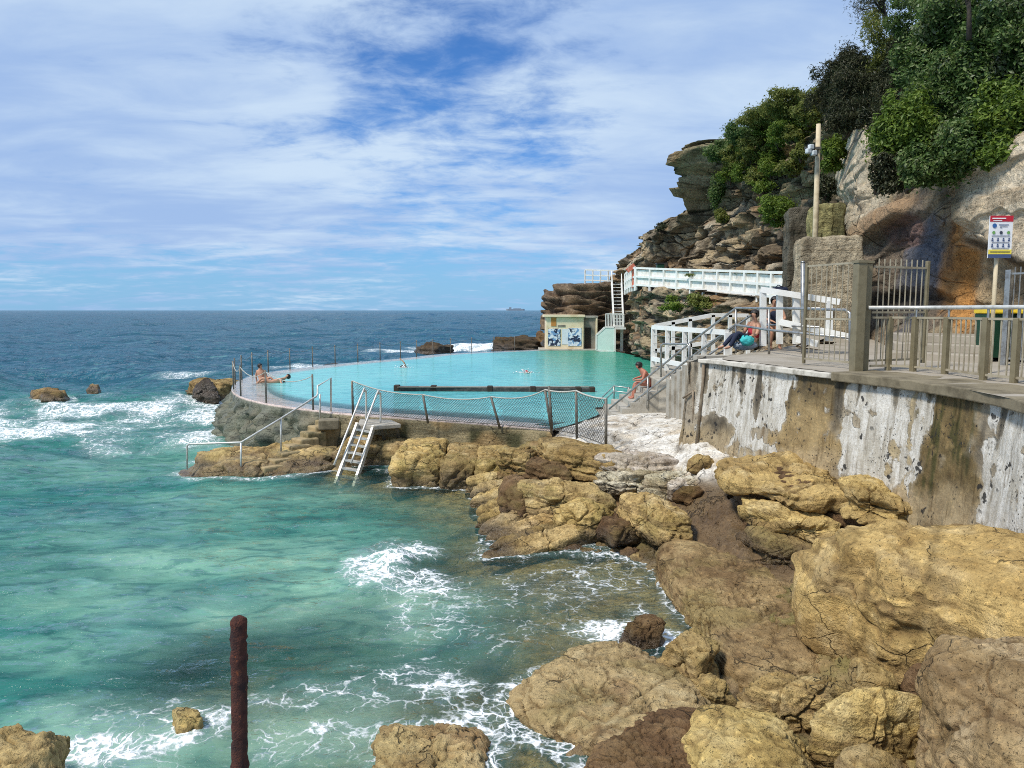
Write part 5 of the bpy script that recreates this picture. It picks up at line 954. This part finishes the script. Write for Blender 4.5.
# ------------------------------------------------------------------ pool furniture
rr = RIM; dl = np.r_[0, np.cumsum(np.linalg.norm(np.diff(rr, axis=0), axis=1))]
def rimpt(s, inset=.12): i = int(np.clip(np.searchsorted(dl, s), 1, len(rr)-1)); return rr[i]-OUT[i]*inset
iL = np.argmin(np.abs(rr[:, 1]-24.7)+(rr[:, 0] > -4)*9); sL = dl[iL]
pf = thing('rim_railing', (*rimpt(20), WZ), 'line of thin steel posts with sagging chains round the outer pool rim', 'railing')
pos = list(np.arange(3.0, dl[np.argmin(np.abs(rr[:, 1]-30.5))], 2.15))+[dl[np.argmin(np.abs(rr[:, 1]-y))] for y in (28.8, 26.6, 24.7)]
pts = [np.array([*rimpt(s), 1.12]) for s in pos]
for p in pts: MB().tube([p, p+[0,0,1.28]], .032, 7).build('post', M['darksteel'], pf, True); 
for i in range(len(pts)-1):
    a, b = pts[i]+[0,0,1.22], pts[i+1]+[0,0,1.22]; L = np.linalg.norm(b-a)
    c = [a+(b-a)*t+np.array([0, 0, -.28*4*t*(1-t)*min(1, L/3)]) for t in np.linspace(0, 1, 9)]; MB().tube(c, .014 if i > len(pts)-6 else .009, 5).build('chain', M['rope'] if i > len(pts)-5 else M['chain'], pf, True)
# wire mesh fence along the near rim
fn = thing('wire_fence', Pz(430, 421, 1.25), 'leaning wire mesh fence with a sagging white rope along the near pool rim', 'wire fence')
F_ = [(353,381,413,23.2,352),(428,395,420,22.2,423),(500,397,425,21.4,491),(552,390,430,20.6,545),(577,391,435,19.3,576),(606,399,446,17.7,606)]
bt = [Py(a, c, y) for a, b, c, y, e in F_]; tp = [Py(e, b, y-.02) for a, b, c, y, e in F_]
for a, b in zip(bt, tp): MB().tube([a-[0,0,.1], b], .036, 8).build('post', M['darksteel'], fn, True)
v_ = Py(549, 386, 20.4); MB().tube([Py(552,429,20.4), v_], .036, 8).build('post', M['darksteel'], fn, True)
for i in range(len(bt)-1):
    n = max(6, int(np.linalg.norm(bt[i+1]-bt[i])/.085)); m = max(5, int(1.0/.085)); mb = MB(); sag = .16 if i < 3 else .05
    g = lambda u, w: bt[i]+(bt[i+1]-bt[i])*u+((tp[i]-bt[i])*(1-u)+(tp[i+1]-bt[i+1])*u)*w*(1-sag*4*u*(1-u)*.9)+np.array([0, .05*math.sin(u*3.14), 0])
    for k in range(-m, n+1):
        for sgn in (1, -1):
            u0, u1 = (k, k+m) if sgn > 0 else (k+m, k); w0, w1 = 0.0, 1.0; cl_ = []
            for t in np.linspace(0, 1, 5):
                u = (u0+(u1-u0)*t)/n
                if -1e-6 <= u <= 1+1e-6: cl_.append(g(u, t))
            if len(cl_) > 1: mb.tube(cl_, .0058, 3, False)
    mb.build('mesh', M['chain'], fn)
    MB().tube([g(u, 1.0)+[0,-.01,.01] for u in np.linspace(0, 1, 12)], .017 if i < 3 else .022, 6).build('rope', M['rope'], fn, True); MB().tube([g(u, .02)+[0,-.01,0] for u in np.linspace(0, 1, 6)], .013, 5).build('bottom_wire', M['chain'], fn, True)
# dark beam across the pool
bmx = thing('pool_beam', Pz(497, 389, 1.3), 'long dark concrete beam crossing the near end of the pool', 'beam')
a, b = Py(397, 388.5, 30.6), Py(592, 390.5, 30.2)
MB().bar(a, b, .34, .20).build('beam', M['black'], bmx, bevel=.03)
for t in (.0, .19, .48, .70, .93, 1.0): p = a+(b-a)*t; MB().box(p, (.22, .40, .29)).build('collar', M['dark'], bmx, bevel=.02)
MB().box((a+b)/2+[0,0,.105], (abs(b[0]-a[0])*.985, .26, .02)).build('worn_top', M['grey'], bmx)
# ladder and its landing
ld = thing('pool_ladder', Pz(347, 479, 0), 'silver steel ladder with tall hand loops going down into the sea', 'ladder')
la, lb, ba, bb = Py(357.5,424,22.0), Py(373.5,427,22.0), Py(338,478,20.7), Py(356,481,20.7)
for u, v in ((la, ba), (lb, bb)): MB().bar(u, v+(v-u)*.12, .07, .16).build('stringer', M['palesteel'], ld)
for k in range(7): t = .10+.86*k/6; u, v = la+(ba-la)*t, lb+(bb-lb)*t; MB().bar(u, v, .20, .04).build('tread', M['palesteel'], ld)
for pts in ([Py(334,465,20.8), Py(362,394,22.2), Py(364,391.5,22.35), Py(366,393,22.5), Py(366,421,22.5)], [Py(351,463,20.8), Py(376,396,22.2), Py(378.5,393.5,22.35), Py(380.5,396,22.5), Py(380.5,424,22.5)]):
    MB().tube(catmull(pts, 24), .030, 8).build('hand_loop', M['palesteel'], ld, True)
lp_ = thing('ladder_platform', Pz(385, 428, 1.1), 'flat grey slab cantilevered from the pool wall at the head of the ladder', 'platform')
c = [Py(357,424,22.0), Py(374,428,21.9), Py(401,424.5,22.3), Py(391,420,23.2), Py(360,420,23.4)]; MB().prism([(p[0], p[1]) for p in c], 1.02, 1.14).build('slab', M['concrete'], lp_, bevel=.02)
for t in (.25, .8): p = c[1]+(c[2]-c[1])*t; MB().bar((p[0], p[1]+.15, 1.0), (p[0], p[1]+.7, .5), .08).build('bracket', M['darksteel'], lp_)
# rock steps and handrail on the spit
rs = thing('rock_steps', (-6.6, 22, .2), 'worn steps cut up the rock spit to the pool rim', 'steps')
p0, p1 = Py(262, 468, 21.0), Py(322, 416, 23.8)
for k in range(8):
    t = k/7; p = p0+(p1-p0)*t; p2 = p+np.array([.15, .2, 0]); zt = .14+(1.02-.14)*t
    MB().box((p2[0], p2[1], zt/2-.15), (.62, .62, zt+.3), .75+.08*math.sin(k*2.1)).build('step', M['stepstone'], rs, bevel=.045)
rail('bent galvanised handrail running down the rock spit into the sea', [[Py(187,470,21.1), Py(187,446,21.1), Py(189,444,21.1), Py(241,442.5,20.9), Py(281,418.5,21.9), Py(316,396.5,23.9), Py(317.5,394,24.0), Py(317.5,386,24.1), Py(331,378,24.5), Py(331,412,24.5)]],
     [(Py(241,443,20.9), Py(241,471,20.9)), (Py(281,418,21.9), Py(281,453,21.9)), (Py(320,394,24.0), Py(320,421,24.0))], .030, 'palesteel')
bx = thing('concrete_block', Py(328, 425, 23.4), 'dark concrete block at the head of the rock steps', 'block'); MB().box(Py(329,424,23.3), (.62, .5, .3), .2).build('block', M['coping'], bx, bevel=.03)
# rusty stanchion near the camera
ro = thing('rusty_post', (-1.075, 3.02, 1.2), 'thick rusty iron post standing alone in front of the sea', 'post')
D = []; zz0, zz1 = 1.2, Py(239, 622, 3.0)[2]; n = 150; k = 28; q0, q1 = Py(240, 780, 3.0), Py(238.6, 622, 3.0); Vv = []
for i in range(n):
    t = i/(n-1); z = zz0+(zz1-zz0)*t; x = q1[0]+(q0[0]-q1[0])*(zz1-z)/(zz1-q0[2])
    for j in range(k): a = 6.2832*j/k; Vv.append((x+math.cos(a)*.0325, 3.0+math.sin(a)*.0325, z))
Vv = np.array(Vv); cxx = np.repeat(Vv.reshape(n, k, 3).mean(1), k, 0); e = fbm(Vv*np.array([30, 30, 14]), 4, 401)*.0025+fbm(Vv*np.array([60, 60, 60]), 3, 402)*.003-.006*ss(.25, .5, pn(Vv*np.array([28, 28, 40]), 403)); e += .004*ss(.1,.3,pn(np.c_[Vv[:, 2]*22, Vv[:, 2]*0, Vv[:, 2]*0], 404))
dv = Vv-cxx; Vv = cxx+dv*(1+e/.0325)[:, None]; Fq = [(i*k+j, i*k+(j+1) % k, (i+1)*k+(j+1) % k, (i+1)*k+j) for i in range(n-1) for j in range(k)]
mesh_np('shaft', Vv, Fq, M['rust'], ro, True); tp_ = Vv.reshape(n, k, 3)[-1].mean(0)
DD, FF_ = sphere(4); e = 1+.10*fbm(DD*3, 3, 405); mesh_np('cap', tp_+DD*e[:, None]*np.array([.034, .034, .030])+[0, 0, -.004], FF_, M['rust'], ro, True)
# ship on the horizon
sh = thing('ship', (0, 6000, 0), 'tiny grey cargo ship on the horizon', 'ship')
x0, x1 = (507-512)/FPX*6000, (524-512)/FPX*6000
MB().prism([(x0-6, 6000), (x0+6, 5988), (x1-4, 5988), (x1+4, 6000), (x1-4, 6012), (x0+6, 6012)], 0, 13).build('hull', M['shipgrey'], sh); MB().box((x0+26, 6000, 19), (18, 16, 14)).build('bridge', M['shipgrey'], sh); MB().box((x0+80, 6000, 15), (60, 16, 5)).build('cargo', M['shipgrey'], sh)

# ------------------------------------------------------------------ people
def person(label, J, skin='skin', hair=True, wear=(), group=None, fingers=True):
    """J: joint positions (metres, relative) for one continuous skinned figure."""
    o_ = np.array(J['at'], float); root = thing('person', o_, label, 'person', group)
    g = lambda k: np.array(J[k], float)
    V, E, Rr = [], [], []
    def add(p, r, par=None): V.append(tuple(p)); Rr.append(r); n = len(V)-1; E.append((par, n)) if par is not None else None; return n
    pel = add(g('pelvis'), .135); ch = add(g('chest'), .145, add(lerp(g('pelvis'), g('chest'), .5), .125, pel)); nk = add(g('neck'), .058, ch)
    up = g('head')-g('neck'); up /= np.linalg.norm(up); hd = add(g('head'), .092, nk); add(g('head')+up*.085, .072, hd)
    fc = np.array(J.get('face', (0, -1, 0)), float); add(g('head')+fc*.095-up*.01, .020, hd)
    for s in 'lr':
        if 'hand_'+s in J:
            sh_ = add(g('sho_'+s), .060, ch); el = add(g('elb_'+s), .043, sh_); wr_ = add(lerp(g('elb_'+s), g('hand_'+s), .85), .028, el); pm = add(g('hand_'+s), .034, wr_)
            d = g('hand_'+s)-g('elb_'+s); d /= np.linalg.norm(d); sd = np.cross(d, [0, 0, 1.0]); sd = sd/(np.linalg.norm(sd)+1e-6)
            for k in range(4): b = add(g('hand_'+s)+d*.05+sd*(k-1.5)*.019, .009, pm); add(g('hand_'+s)+d*(.085+.012*(k in (1, 2)))+sd*(k-1.5)*.021-np.array([0,0,.014]), .007, b)
            b = add(g('hand_'+s)+d*.015+sd*.045, .010, pm); add(g('hand_'+s)+d*.045+sd*.058, .008, b)
        if 'knee_'+s in J:
            hp = add(g('hip_'+s), .095, pel); kn = add(g('knee_'+s), .060, hp); an_ = add(g('ank_'+s), .038, kn); d = np.array(J.get('toe', (0, -1, 0)), float); add(g('ank_'+s)+d*.14-np.array([0,0,.035]), .030, an_)
    me = bpy.data.meshes.new('body'); me.from_pydata(V, E, []); ob = bpy.data.objects.new('body', me); col.objects.link(ob); ob.parent = root
    ob.modifiers.new('skin', 'SKIN'); sv = me.skin_vertices[0].data
    for i, r in enumerate(Rr): sv[i].radius = (r, r)
    sv[0].use_root = True; ob.modifiers.new('sub', 'SUBSURF').levels = 1; ob.modifiers['sub'].render_levels = 2; me.materials.append(M[skin])
    for mod in ob.modifiers:
        if mod.type == 'SKIN': mod.use_smooth_shade = True
    if hair:
        D, F = sphere(3); keep = D.copy(); k = np.clip(-(D@fc), -.35, 1)
        Vh = g('head')+up*.03-fc*.014+D*np.array([.106, .106, .112])*(1+.05*fbm(D*4, 3, 7))[:, None]+(-fc)[None, :]*(k*.02)[:, None]; m = (D@fc < .55)+(D@up > .35) > 0; fk = [tuple(f) for f in F if m[f].all()]
        mesh_np('hair', Vh+o_, fk, M['hair'], root, True)
    for nm, mt, chain, rads in wear:
        me2 = bpy.data.meshes.new(nm); P_ = [g(c) if isinstance(c, str) else np.array(c, float) for c in chain]; me2.from_pydata([tuple(p) for p in P_], [(i, i+1) for i in range(len(P_)-1)], [])
        o2 = bpy.data.objects.new(nm, me2); col.objects.link(o2); o2.parent = root; o2.modifiers.new('skin', 'SKIN'); sv = me2.skin_vertices[0].data
        for i, r in enumerate(rads): sv[i].radius = (r, r*.9)
        sv[0].use_root = True; sm = o2.modifiers.new('sub', 'SUBSURF'); sm.levels = 1; sm.render_levels = 2; o2.modifiers['skin'].use_smooth_shade = True; me2.materials.append(M[mt])
    return root
q = Py(262, 384, 34.5)
person('dark-haired bather sitting in the shallows on the pool rim', dict(at=(q[0], q[1], WZ-.12), pelvis=(0,0,.12), chest=(-.04,.02,.50), neck=(-.05,.0,.68), head=(-.05,-.02,.82), face=(.9,-.4,0), sho_l=(.12,.05,.60), elb_l=(.22,.02,.36), hand_l=(.30,-.05,.14), sho_r=(-.20,-.03,.60), elb_r=(-.28,.05,.34), hand_r=(-.26,.12,.06),
       hip_l=(.10,-.04,.12), knee_l=(.42,-.12,.34), ank_l=(.72,-.14,.05), hip_r=(.0,-.12,.12), knee_r=(.40,-.26,.20), ank_r=(.75,-.28,.05), toe=(1,0,0)), wear=(('swimsuit', 'clothblack', ('pelvis', (-.02,.01,.31), 'chest'), (.15, .14, .135)),))
q = Py(273, 385, 34.0)
person('bather lying back in the shallows with dark hair towards the pool', dict(at=(q[0], q[1], WZ-.12), pelvis=(0,0,.14), chest=(.34,.1,.24), neck=(.50,.14,.30), head=(.62,.16,.38), face=(-.2,-.6,.7), sho_l=(.36,-.06,.28), elb_l=(.44,-.22,.12), hand_l=(.60,-.26,.04), sho_r=(.32,.26,.26), elb_r=(.44,.34,.10), hand_r=(.6,.34,.03),
       hip_l=(-.06,-.1,.14), knee_l=(-.40,-.16,.36), ank_l=(-.72,-.16,.06), hip_r=(-.06,.1,.14), knee_r=(-.42,.06,.22), ank_r=(-.80,.06,.05), toe=(-1,0,0)), 'skin', wear=(('swimsuit', 'clothblack', ('pelvis', (-.05,0,.14)), (.15, .14)),))
def swimmer(label, px, py, y, arm, capm=None):
    q = Py(px, py, y); J = dict(at=(q[0], q[1], WZ-.10), pelvis=(.75,.05,-.10), chest=(.28,0,.0), neck=(.10,0,.05), head=(-.03,-.01,.11), face=(-.6,-.6,-.2), sho_l=(.22,-.18,.06), elb_l=arm[0], hand_l=arm[1], sho_r=(.22,.18,.02), elb_r=(-.05,.3,-.12), hand_r=(-.35,.3,-.14), hip_l=(.8,-.08,-.12), knee_l=(1.2,-.08,-.16), ank_l=(1.58,-.08,-.2), hip_r=(.8,.14,-.12), knee_r=(1.2,.14,-.2), ank_r=(1.58,.16,-.16), toe=(1,0,0))
    o = person(label, J, 'skin', capm is None)
    if capm: D, F = sphere(3); fk = [tuple(f) for f in F if (D[f][:, 2] > -.05).all()]; mesh_np('swim_cap', np.array(J['at'])+np.array(J['head'])+D*.108+[0, 0, .025], fk, M[capm], o, True)
    return o
swimmer('swimmer lifting an arm near the far left of the pool', 403, 368, 43, ((.10,-.28,.42), (-.12,-.25,.62)))
swimmer('swimmer in a red cap in the middle of the pool', 527, 373, 39.5, ((.0,-.34,.16), (-.25,-.32,.02)), 'clothred')
def splash(px, py, y, r, n, seed):
    q = Py(px, py, y); r_ = np.random.default_rng(seed); mb = MB()
    for k in range(n): a = r_.uniform(0, 6.28); d = abs(r_.normal(0, r*.55)); mb.ico((q[0]+math.cos(a)*d*1.6, q[1]+math.sin(a)*d, WZ+abs(r_.normal(0, .10))*math.exp(-d)), r_.uniform(.012, .035), 1, (1.5, 1.2, .7))
    tag(mb.build('splash', M['signwhite'], None, True), 'white splash of water around '+('the arm-lifting swimmer' if seed == 1 else 'the red-capped swimmer'), 'splash', kind='stuff')
splash(404, 369, 42.8, .35, 60, 1); splash(524, 374, 39.3, .4, 60, 2)
q = np.array([4.46, 24.0, 2.05])
person('sunburnt bather with dark hair sitting on the pool steps', dict(at=q, pelvis=(-.1,0,.14), chest=(-.28,-.02,.42), neck=(-.38,-.02,.58), head=(-.45,-.02,.69), face=(-1,-.1,-.2), sho_l=(-.28,-.20,.51), elb_l=(-.36,-.26,.28), hand_l=(-.56,-.2,.26), sho_r=(-.28,.18,.51), elb_r=(-.3,.25,.34), hand_r=(-.52,.2,.28), hip_l=(-.12,-.1,.12), knee_l=(-.55,-.12,.14), ank_l=(-.62,-.12,-.30), hip_r=(-.12,.1,.12), knee_r=(-.55,.12,.14), ank_r=(-.62,.12,-.30), toe=(-1,0,0)), 'skinred', wear=(('swim_shorts', 'clothred', ('hip_l', 'pelvis', 'hip_r'), (.11, .15, .11)),))
q = Py(752, 349, 18.9)
person('person in a red top and dark trousers sitting against the white balustrade', dict(at=q, pelvis=(0,0,.14), chest=(.05,.02,.52), neck=(.05,.0,.70), head=(.03,-.03,.84), face=(-.8,-.6,0), sho_l=(.10,-.18,.62), elb_l=(.02,-.28,.38), hand_l=(-.22,-.30,.30), sho_r=(-.02,.2,.62), elb_r=(-.15,.25,.38), hand_r=(-.32,.1,.32), hip_l=(-.04,-.1,.13), knee_l=(-.42,-.2,.42), ank_l=(-.62,-.22,.06), hip_r=(-.04,.1,.13), knee_r=(-.45,.06,.36), ank_r=(-.72,.02,.06), toe=(-1,-.2,0)),
       wear=(('top', 'clothred', ((0,0,.2), 'chest', (.05,.01,.62)), (.155, .165, .12)), ('trousers', 'clothnavy', ('ank_l', 'knee_l', 'hip_l', 'hip_r', 'knee_r', 'ank_r'), (.055, .08, .12, .12, .08, .055))))
bg_ = thing('bag', Py(747, 344, 18.6), 'cyan cloth bag lying at the feet of the seated person in red', 'bag'); D, F = sphere(4); mesh_np('bag_body', Py(747, 340.5, 18.55)+D*np.array([.17, .12, .13])*(1+.18*fbm(D*2, 3, 5))[:, None], F, M['cyan'], bg_, True)
MB().tube([Py(744,338,18.5), Py(745,334,18.5), Py(748,334,18.5), Py(749.5,338,18.5)], .012, 6).build('strap', M['clothnavy'], bg_, True)
sk = thing('rucksack', Py(742, 347, 18.8), 'dark grey rucksack slumped beside the cyan bag', 'bag'); mesh_np('rucksack_body', Py(745, 345.5, 18.75)+D*np.array([.30, .16, .12])*(1+.2*fbm(D*2, 3, 15))[:, None], F, M['shipgrey'], sk, True); MB().tube([Py(738,344,18.6), Py(741,341.5,18.55), Py(745,342.5,18.5)], .015, 6).build('strap', M['clothblack'], sk, True)
q = Py(772, 350, 19.6)
person('person in a navy shirt standing behind the white balustrade', dict(at=(q[0], q[1], 3.5), pelvis=(0,0,.62), chest=(0,-.06,.92), neck=(.0,-.10,1.10), head=(-.02,-.14,1.22), face=(-.2,-1,0), sho_l=(.19,-.05,1.02), elb_l=(.26,-.14,.78), hand_l=(.12,-.30,.72), sho_r=(-.19,-.05,1.02), elb_r=(-.26,-.14,.78), hand_r=(-.12,-.30,.72), hip_l=(.1,0,.58), knee_l=(.12,-.30,.45), ank_l=(.12,-.2,.05), hip_r=(-.1,0,.58), knee_r=(-.12,-.3,.45), ank_r=(-.12,-.2,.05)),
       wear=(('shirt', 'clothnavy', ((0,0,.60), 'chest', (0,-.08,1.02)), (.15, .17, .12)),))
bgn = thing('bag', Py(780, 291, 18.5), 'navy bag resting on the rail of the heavy white balustrade', 'bag'); mesh_np('bag_body', Py(780, 289.5, 18.6)+D*np.array([.20, .13, .075])*(1+.2*fbm(D*2.2, 3, 25))[:, None], F, M['clothnavy'], bgn, True); MB().tube([Py(775,288,18.5), Py(778,285,18.5), Py(783,287,18.5)], .012, 6).build('strap', M['clothnavy'], bgn, True)
# ------------------------------------------------------------------ plants
def foliage(c, rad, n, leaf, seed, lobes=9, fill=.55, narrow=.45, droop=0.0):
    r_ = np.random.default_rng(seed); rad = np.array(rad, float)
    u = r_.normal(size=(lobes, 3)); u /= np.linalg.norm(u, axis=1)[:, None]; lc = u*r_.uniform(.30, .95, (lobes, 1))*rad; lr = r_.uniform(.12, .36, lobes)
    k = r_.choice(lobes, n, p=lr**2/(lr**2).sum()); d = r_.normal(size=(n, 3)); d /= np.linalg.norm(d, axis=1)[:, None]
    p = lc[k]+d*(lr[k]*np.cbrt(r_.uniform(fill**3, 1.15, n))*np.where(r_.random(n) < .22, r_.uniform(1, 1.9, n), 1))[:, None]*rad; p += fbm(p*1.7+seed, 3, seed)[:, None]*d*.18*rad
    nn = d+r_.normal(0, .55, (n, 3))+np.array([0, 0, .35]); nn /= np.linalg.norm(nn, axis=1)[:, None]
    t = np.cross(nn, r_.normal(size=(n, 3))); t[:, 2] -= droop; t /= np.linalg.norm(t, axis=1)[:, None]; b = np.cross(nn, t); L = leaf*r_.uniform(.6, 1.35, n)[:, None]; w = L*narrow
    c = np.array(c, float); a0 = c+p; V = np.stack([a0-t*L*.5, a0+b*w*.5+nn*L*.06, a0+t*L*.5-nn*L*.08, a0-b*w*.5+nn*L*.06], 1).reshape(-1, 3)
    return V, np.arange(4*n).reshape(n, 4), lc+c
def plant(label, c, rad, n, leaf, mat, seed, group=None, name='shrub', cat='shrub', base=None, lobes=9, narrow=.45, droop=0.0, trunk=.05, fill=.55, stem='stem', crown='foliage'):
    c = np.array(c, float); base = c+np.array([rad[0]*.25, rad[1]*.3, -rad[2]*.9]) if base is None else np.array(base, float)
    o = thing(name, base, label, cat, group); V, F, lc = foliage(c, rad, n, leaf, seed, lobes, fill, narrow, droop)
    mesh_np(crown, V, F, M[mat], o, False); mb = MB(); r_ = np.random.default_rng(seed+1)
    for q in lc[:7]:
        m = (base+q)/2+r_.normal(0, .12, 3)*rad; mb.tube([base, lerp(base, m, .6), m, q], [trunk, trunk*.75, trunk*.5, trunk*.2], 6)
    mb.build(stem, M['bark'], o, True); return o
G = 'scrub bushes over the far cliff'
FS = 1.0
pl = lambda px, py, y, rx, ry: (Py(px, py, y), (FS*rx*y/FPX, rx*y/FPX, FS*ry*y/FPX))
for i, (px_, py_, y, rx, ry, mt, lb) in enumerate([
    (792,100,40,26,20,'leaf_olive','olive bush on the skyline just left of the dark scrub'),(768,114,43,24,16,'leaf_olive','olive bush second down the skyline of the far cliff'),(742,130,46,20,14,'leaf_broad','dark green bush midway down the skyline of the far cliff'),
    (724,146,48,18,12,'leaf_broad','dark bush on the skyline beside the overhanging rock head'),(760,140,44,22,14,'leaf_olive','olive bush in the middle of the green sweep'),(788,128,40,22,15,'leaf_green','bright green bush near the top of the green sweep'),
    (808,110,37,14,16,'leaf_olive','olive bush touching the left of the dark scrub'),(772,156,43,12,12,'leaf_green','bright green tuft at the bottom of the green sweep'),(800,150,37,9,12,'leaf_olive','small olive bush left of the pole lamps'),
    (716,186,50,8,20,'leaf_broad','long dark green creeper down the cleft of the cliff'),(722,212,49,8,10,'leaf_olive','small olive tuft at the foot of the long creeper'),
    (776,206,38,17,18,'leaf_green','bright yellow-green bush in the middle of the cliff face'),(757,172,44,12,13,'leaf_olive','olive bush on the ledge above the yellow-green one'),(664,224,57,9,6,'leaf_dark','low dark scrub on the lower left ridge'),(832,150,30,13,22,'leaf_green','green bush just right of the pale pole'),(826,185,29,9,16,'leaf_dark','dark bush in the hollow right of the pale pole'),(735,160,47,12,10,'leaf_olive','olive bush under the middle skyline')]):
    c, rad = pl(px_, py_+3, y, rx*1.08, ry*.8); plant(lb, c, rad, int(34*rx*ry), .13 if mt != 'leaf_broad' else .15, mt, 500+i, G, lobes=30)
for i, (px_, py_, y) in enumerate([(735,150,47),(752,148,45.5),(778,142,42),(748,158,45.5),(766,128,43.5),(785,112,41),(796,135,39),(742,172,46),(762,186,43),(784,170,40),(728,176,47.5),(770,170,42.5),(795,168,38),(716,156,49.5)]):
    c, rad = pl(px_, py_, y, 13, 8.5); plant('small pale green scrub bush filling a gap in the green sweep of the far cliff', c, rad, 2600, .13, 'leaf_green' if i % 3 else 'leaf_olive', 640+i, 'small bushes filling the green sweep', lobes=18)
FS = 1.2
G = 'dark scrub on the brow'
for i, (px_, py_, y, rx, ry, mt, n, lb) in enumerate([
    (838,78,31,24,24,'leaf_dark',5200,'dark wispy scrub jutting out over the pole'),(866,62,31,26,26,'leaf_dark',6000,'dark brownish scrub on the brow below the bare tree'),(860,98,29,30,26,'leaf_dark',6200,'dark scrub hanging above the cream rock pillar'),
    (892,44,29,28,28,'leaf_olive',6200,'olive scrub on the skyline right of the bare tree'),(898,88,27,26,34,'leaf_dark',7000,'deep dark scrub beside the big leafy shrub'),(922,14,27,30,24,'leaf_broad',6000,'dark green scrub at the top edge left of the dark trunk'),(846,118,28,20,14,'leaf_dark',3200,'dark brush dangling over the cream pillar'),(885,128,25,22,26,'leaf_dark',4600,'black-brown scrub under the brow by the big shrub'),(826,92,32,14,18,'leaf_dark',2400,'thin dark scrub at the outer edge of the brow')]):
    c, rad = pl(px_, py_, y, rx, ry); plant(lb, c, rad, int(n*1.5), .15, mt, 540+i, G, lobes=20, narrow=.24)
G = 'leafy shrubs on the near cliff'
for i, (px_, py_, y, rx, ry, mt, n, lf, lb) in enumerate([
    (905,128,19.5,28,34,'leaf_green',6500,.15,'bright green leafy shrub at the left of the near mass'),(945,92,20,40,44,'leaf_broad',11000,.16,'broad-leaved shrub with silvery leaves in the middle of the near mass'),(990,62,19.5,44,46,'leaf_broad',11000,.16,'broad-leaved shrub filling the upper right corner'),
    (955,30,22,40,34,'leaf_broad',8000,.17,'dark green leafy shrub at the top edge around the dark trunk'),(1015,20,20,36,34,'leaf_broad',7000,.17,'leafy shrub cut by the top right corner'),(965,146,18.2,40,30,'leaf_broad',8500,.15,'low broad-leaved shrub overhanging the dark bay'),(1010,120,17.6,34,30,'leaf_green',6500,.15,'green ferny shrub above the cream overhang'),
    (925,168,18.6,24,18,'leaf_broad',4200,.15,'dangling leafy branch over the blue-grey rock'),(1004,152,17.2,24,15,'leaf_green',3600,.16,'fresh green tuft hanging on the cream overhang'),(893,170,19.5,18,18,'leaf_dark',2600,.13,'dark straggly growth at the lower left of the near mass'),(935,60,22,30,30,'leaf_broad',6000,.17,'dark green leafy shrub next to the deep scrub')]):
    c, rad = pl(px_, py_, y, rx, ry); plant(lb, c, rad, int(n*1.9), lf*.74, mt, 570+i, G, lobes=44, narrow=.50, base=c+np.array([rad[0]*.3, 1.2, -rad[2]*.7]), trunk=.07)
for i, (px_, py_, y, rx, ry, mt, lb) in enumerate([(675,301,43.5,22,10,'leaf_green','bright green bush below the long white fence'),(700,302,42,17,11,'leaf_olive','olive bush to the right of the bright one below the fence'),(755,276,40.5,26,4,'leaf_olive','low green growth along the top of the long white fence'),(708,274,46,18,3,'leaf_olive','thin grassy growth behind the long white fence')]):
    c, rad = pl(px_, py_, y, rx, ry); plant(lb, c, rad, int(16*rx*ry)+300, .16, mt, 600+i, 'green growth beside the white fence', lobes=7)
# bare wind-bent tree on the skyline
def baretree(label, b, top, y, crown_px, n, seed, tr=1.0):
    p0 = Py(*b, y); p1 = Py(*top, y); o = thing('tree', p0, label, 'tree'); MB().tube([p0, lerp(p0, p1, .5)+[.04, 0, 0], p1], [.13*tr, .10*tr, .075*tr], 8).build('trunk', M['bark'], o, True)
    r_ = np.random.default_rng(seed); mb = MB(); tips = []
    for k in range(n):
        q = Py(r_.uniform(crown_px[0], crown_px[1]), r_.uniform(crown_px[2], crown_px[3]), y+r_.normal(0, .5)); s = lerp(p0, p1, r_.uniform(.55, 1)); m = lerp(s, q, .5)+np.array([0, 0, .18]); mb.tube([s, m, q], [.05, .028, .012], 5); tips.append(q)
        for j in range(4): e = q+r_.normal(0, .28, 3); mb.tube([lerp(m, q, r_.uniform(.3, 1)), e], [.012, .005], 4); tips.append(e)
    mb.build('limb', M['bark'], o, True); V, F = [], []
    tips = np.array(tips); m_ = 26; P_ = np.repeat(tips, m_, 0)+r_.normal(0, .16, (len(tips)*m_, 3)); d = r_.normal(size=P_.shape); d /= np.linalg.norm(d, axis=1)[:, None]; b_ = np.cross(d, r_.normal(size=P_.shape)); b_ /= np.linalg.norm(b_, axis=1)[:, None]
    V = np.stack([P_-d*.09, P_+b_*.012, P_+d*.09, P_-b_*.012], 1).reshape(-1, 3); mesh_np('crown', V, np.arange(len(V)).reshape(-1, 4), M['leaf_dark'], o, False)
baretree('thin wind-bent tree with sparse dark twigs on the skyline', (886, 26), (882, 6), 31.5, (857, 890, -14, 20), 15, 71)
baretree('dark upright trunk rising out of the leafy shrubs at the top edge', (969, 40), (966, -20), 19.0, (945, 990, -45, -18), 8, 72, .5)
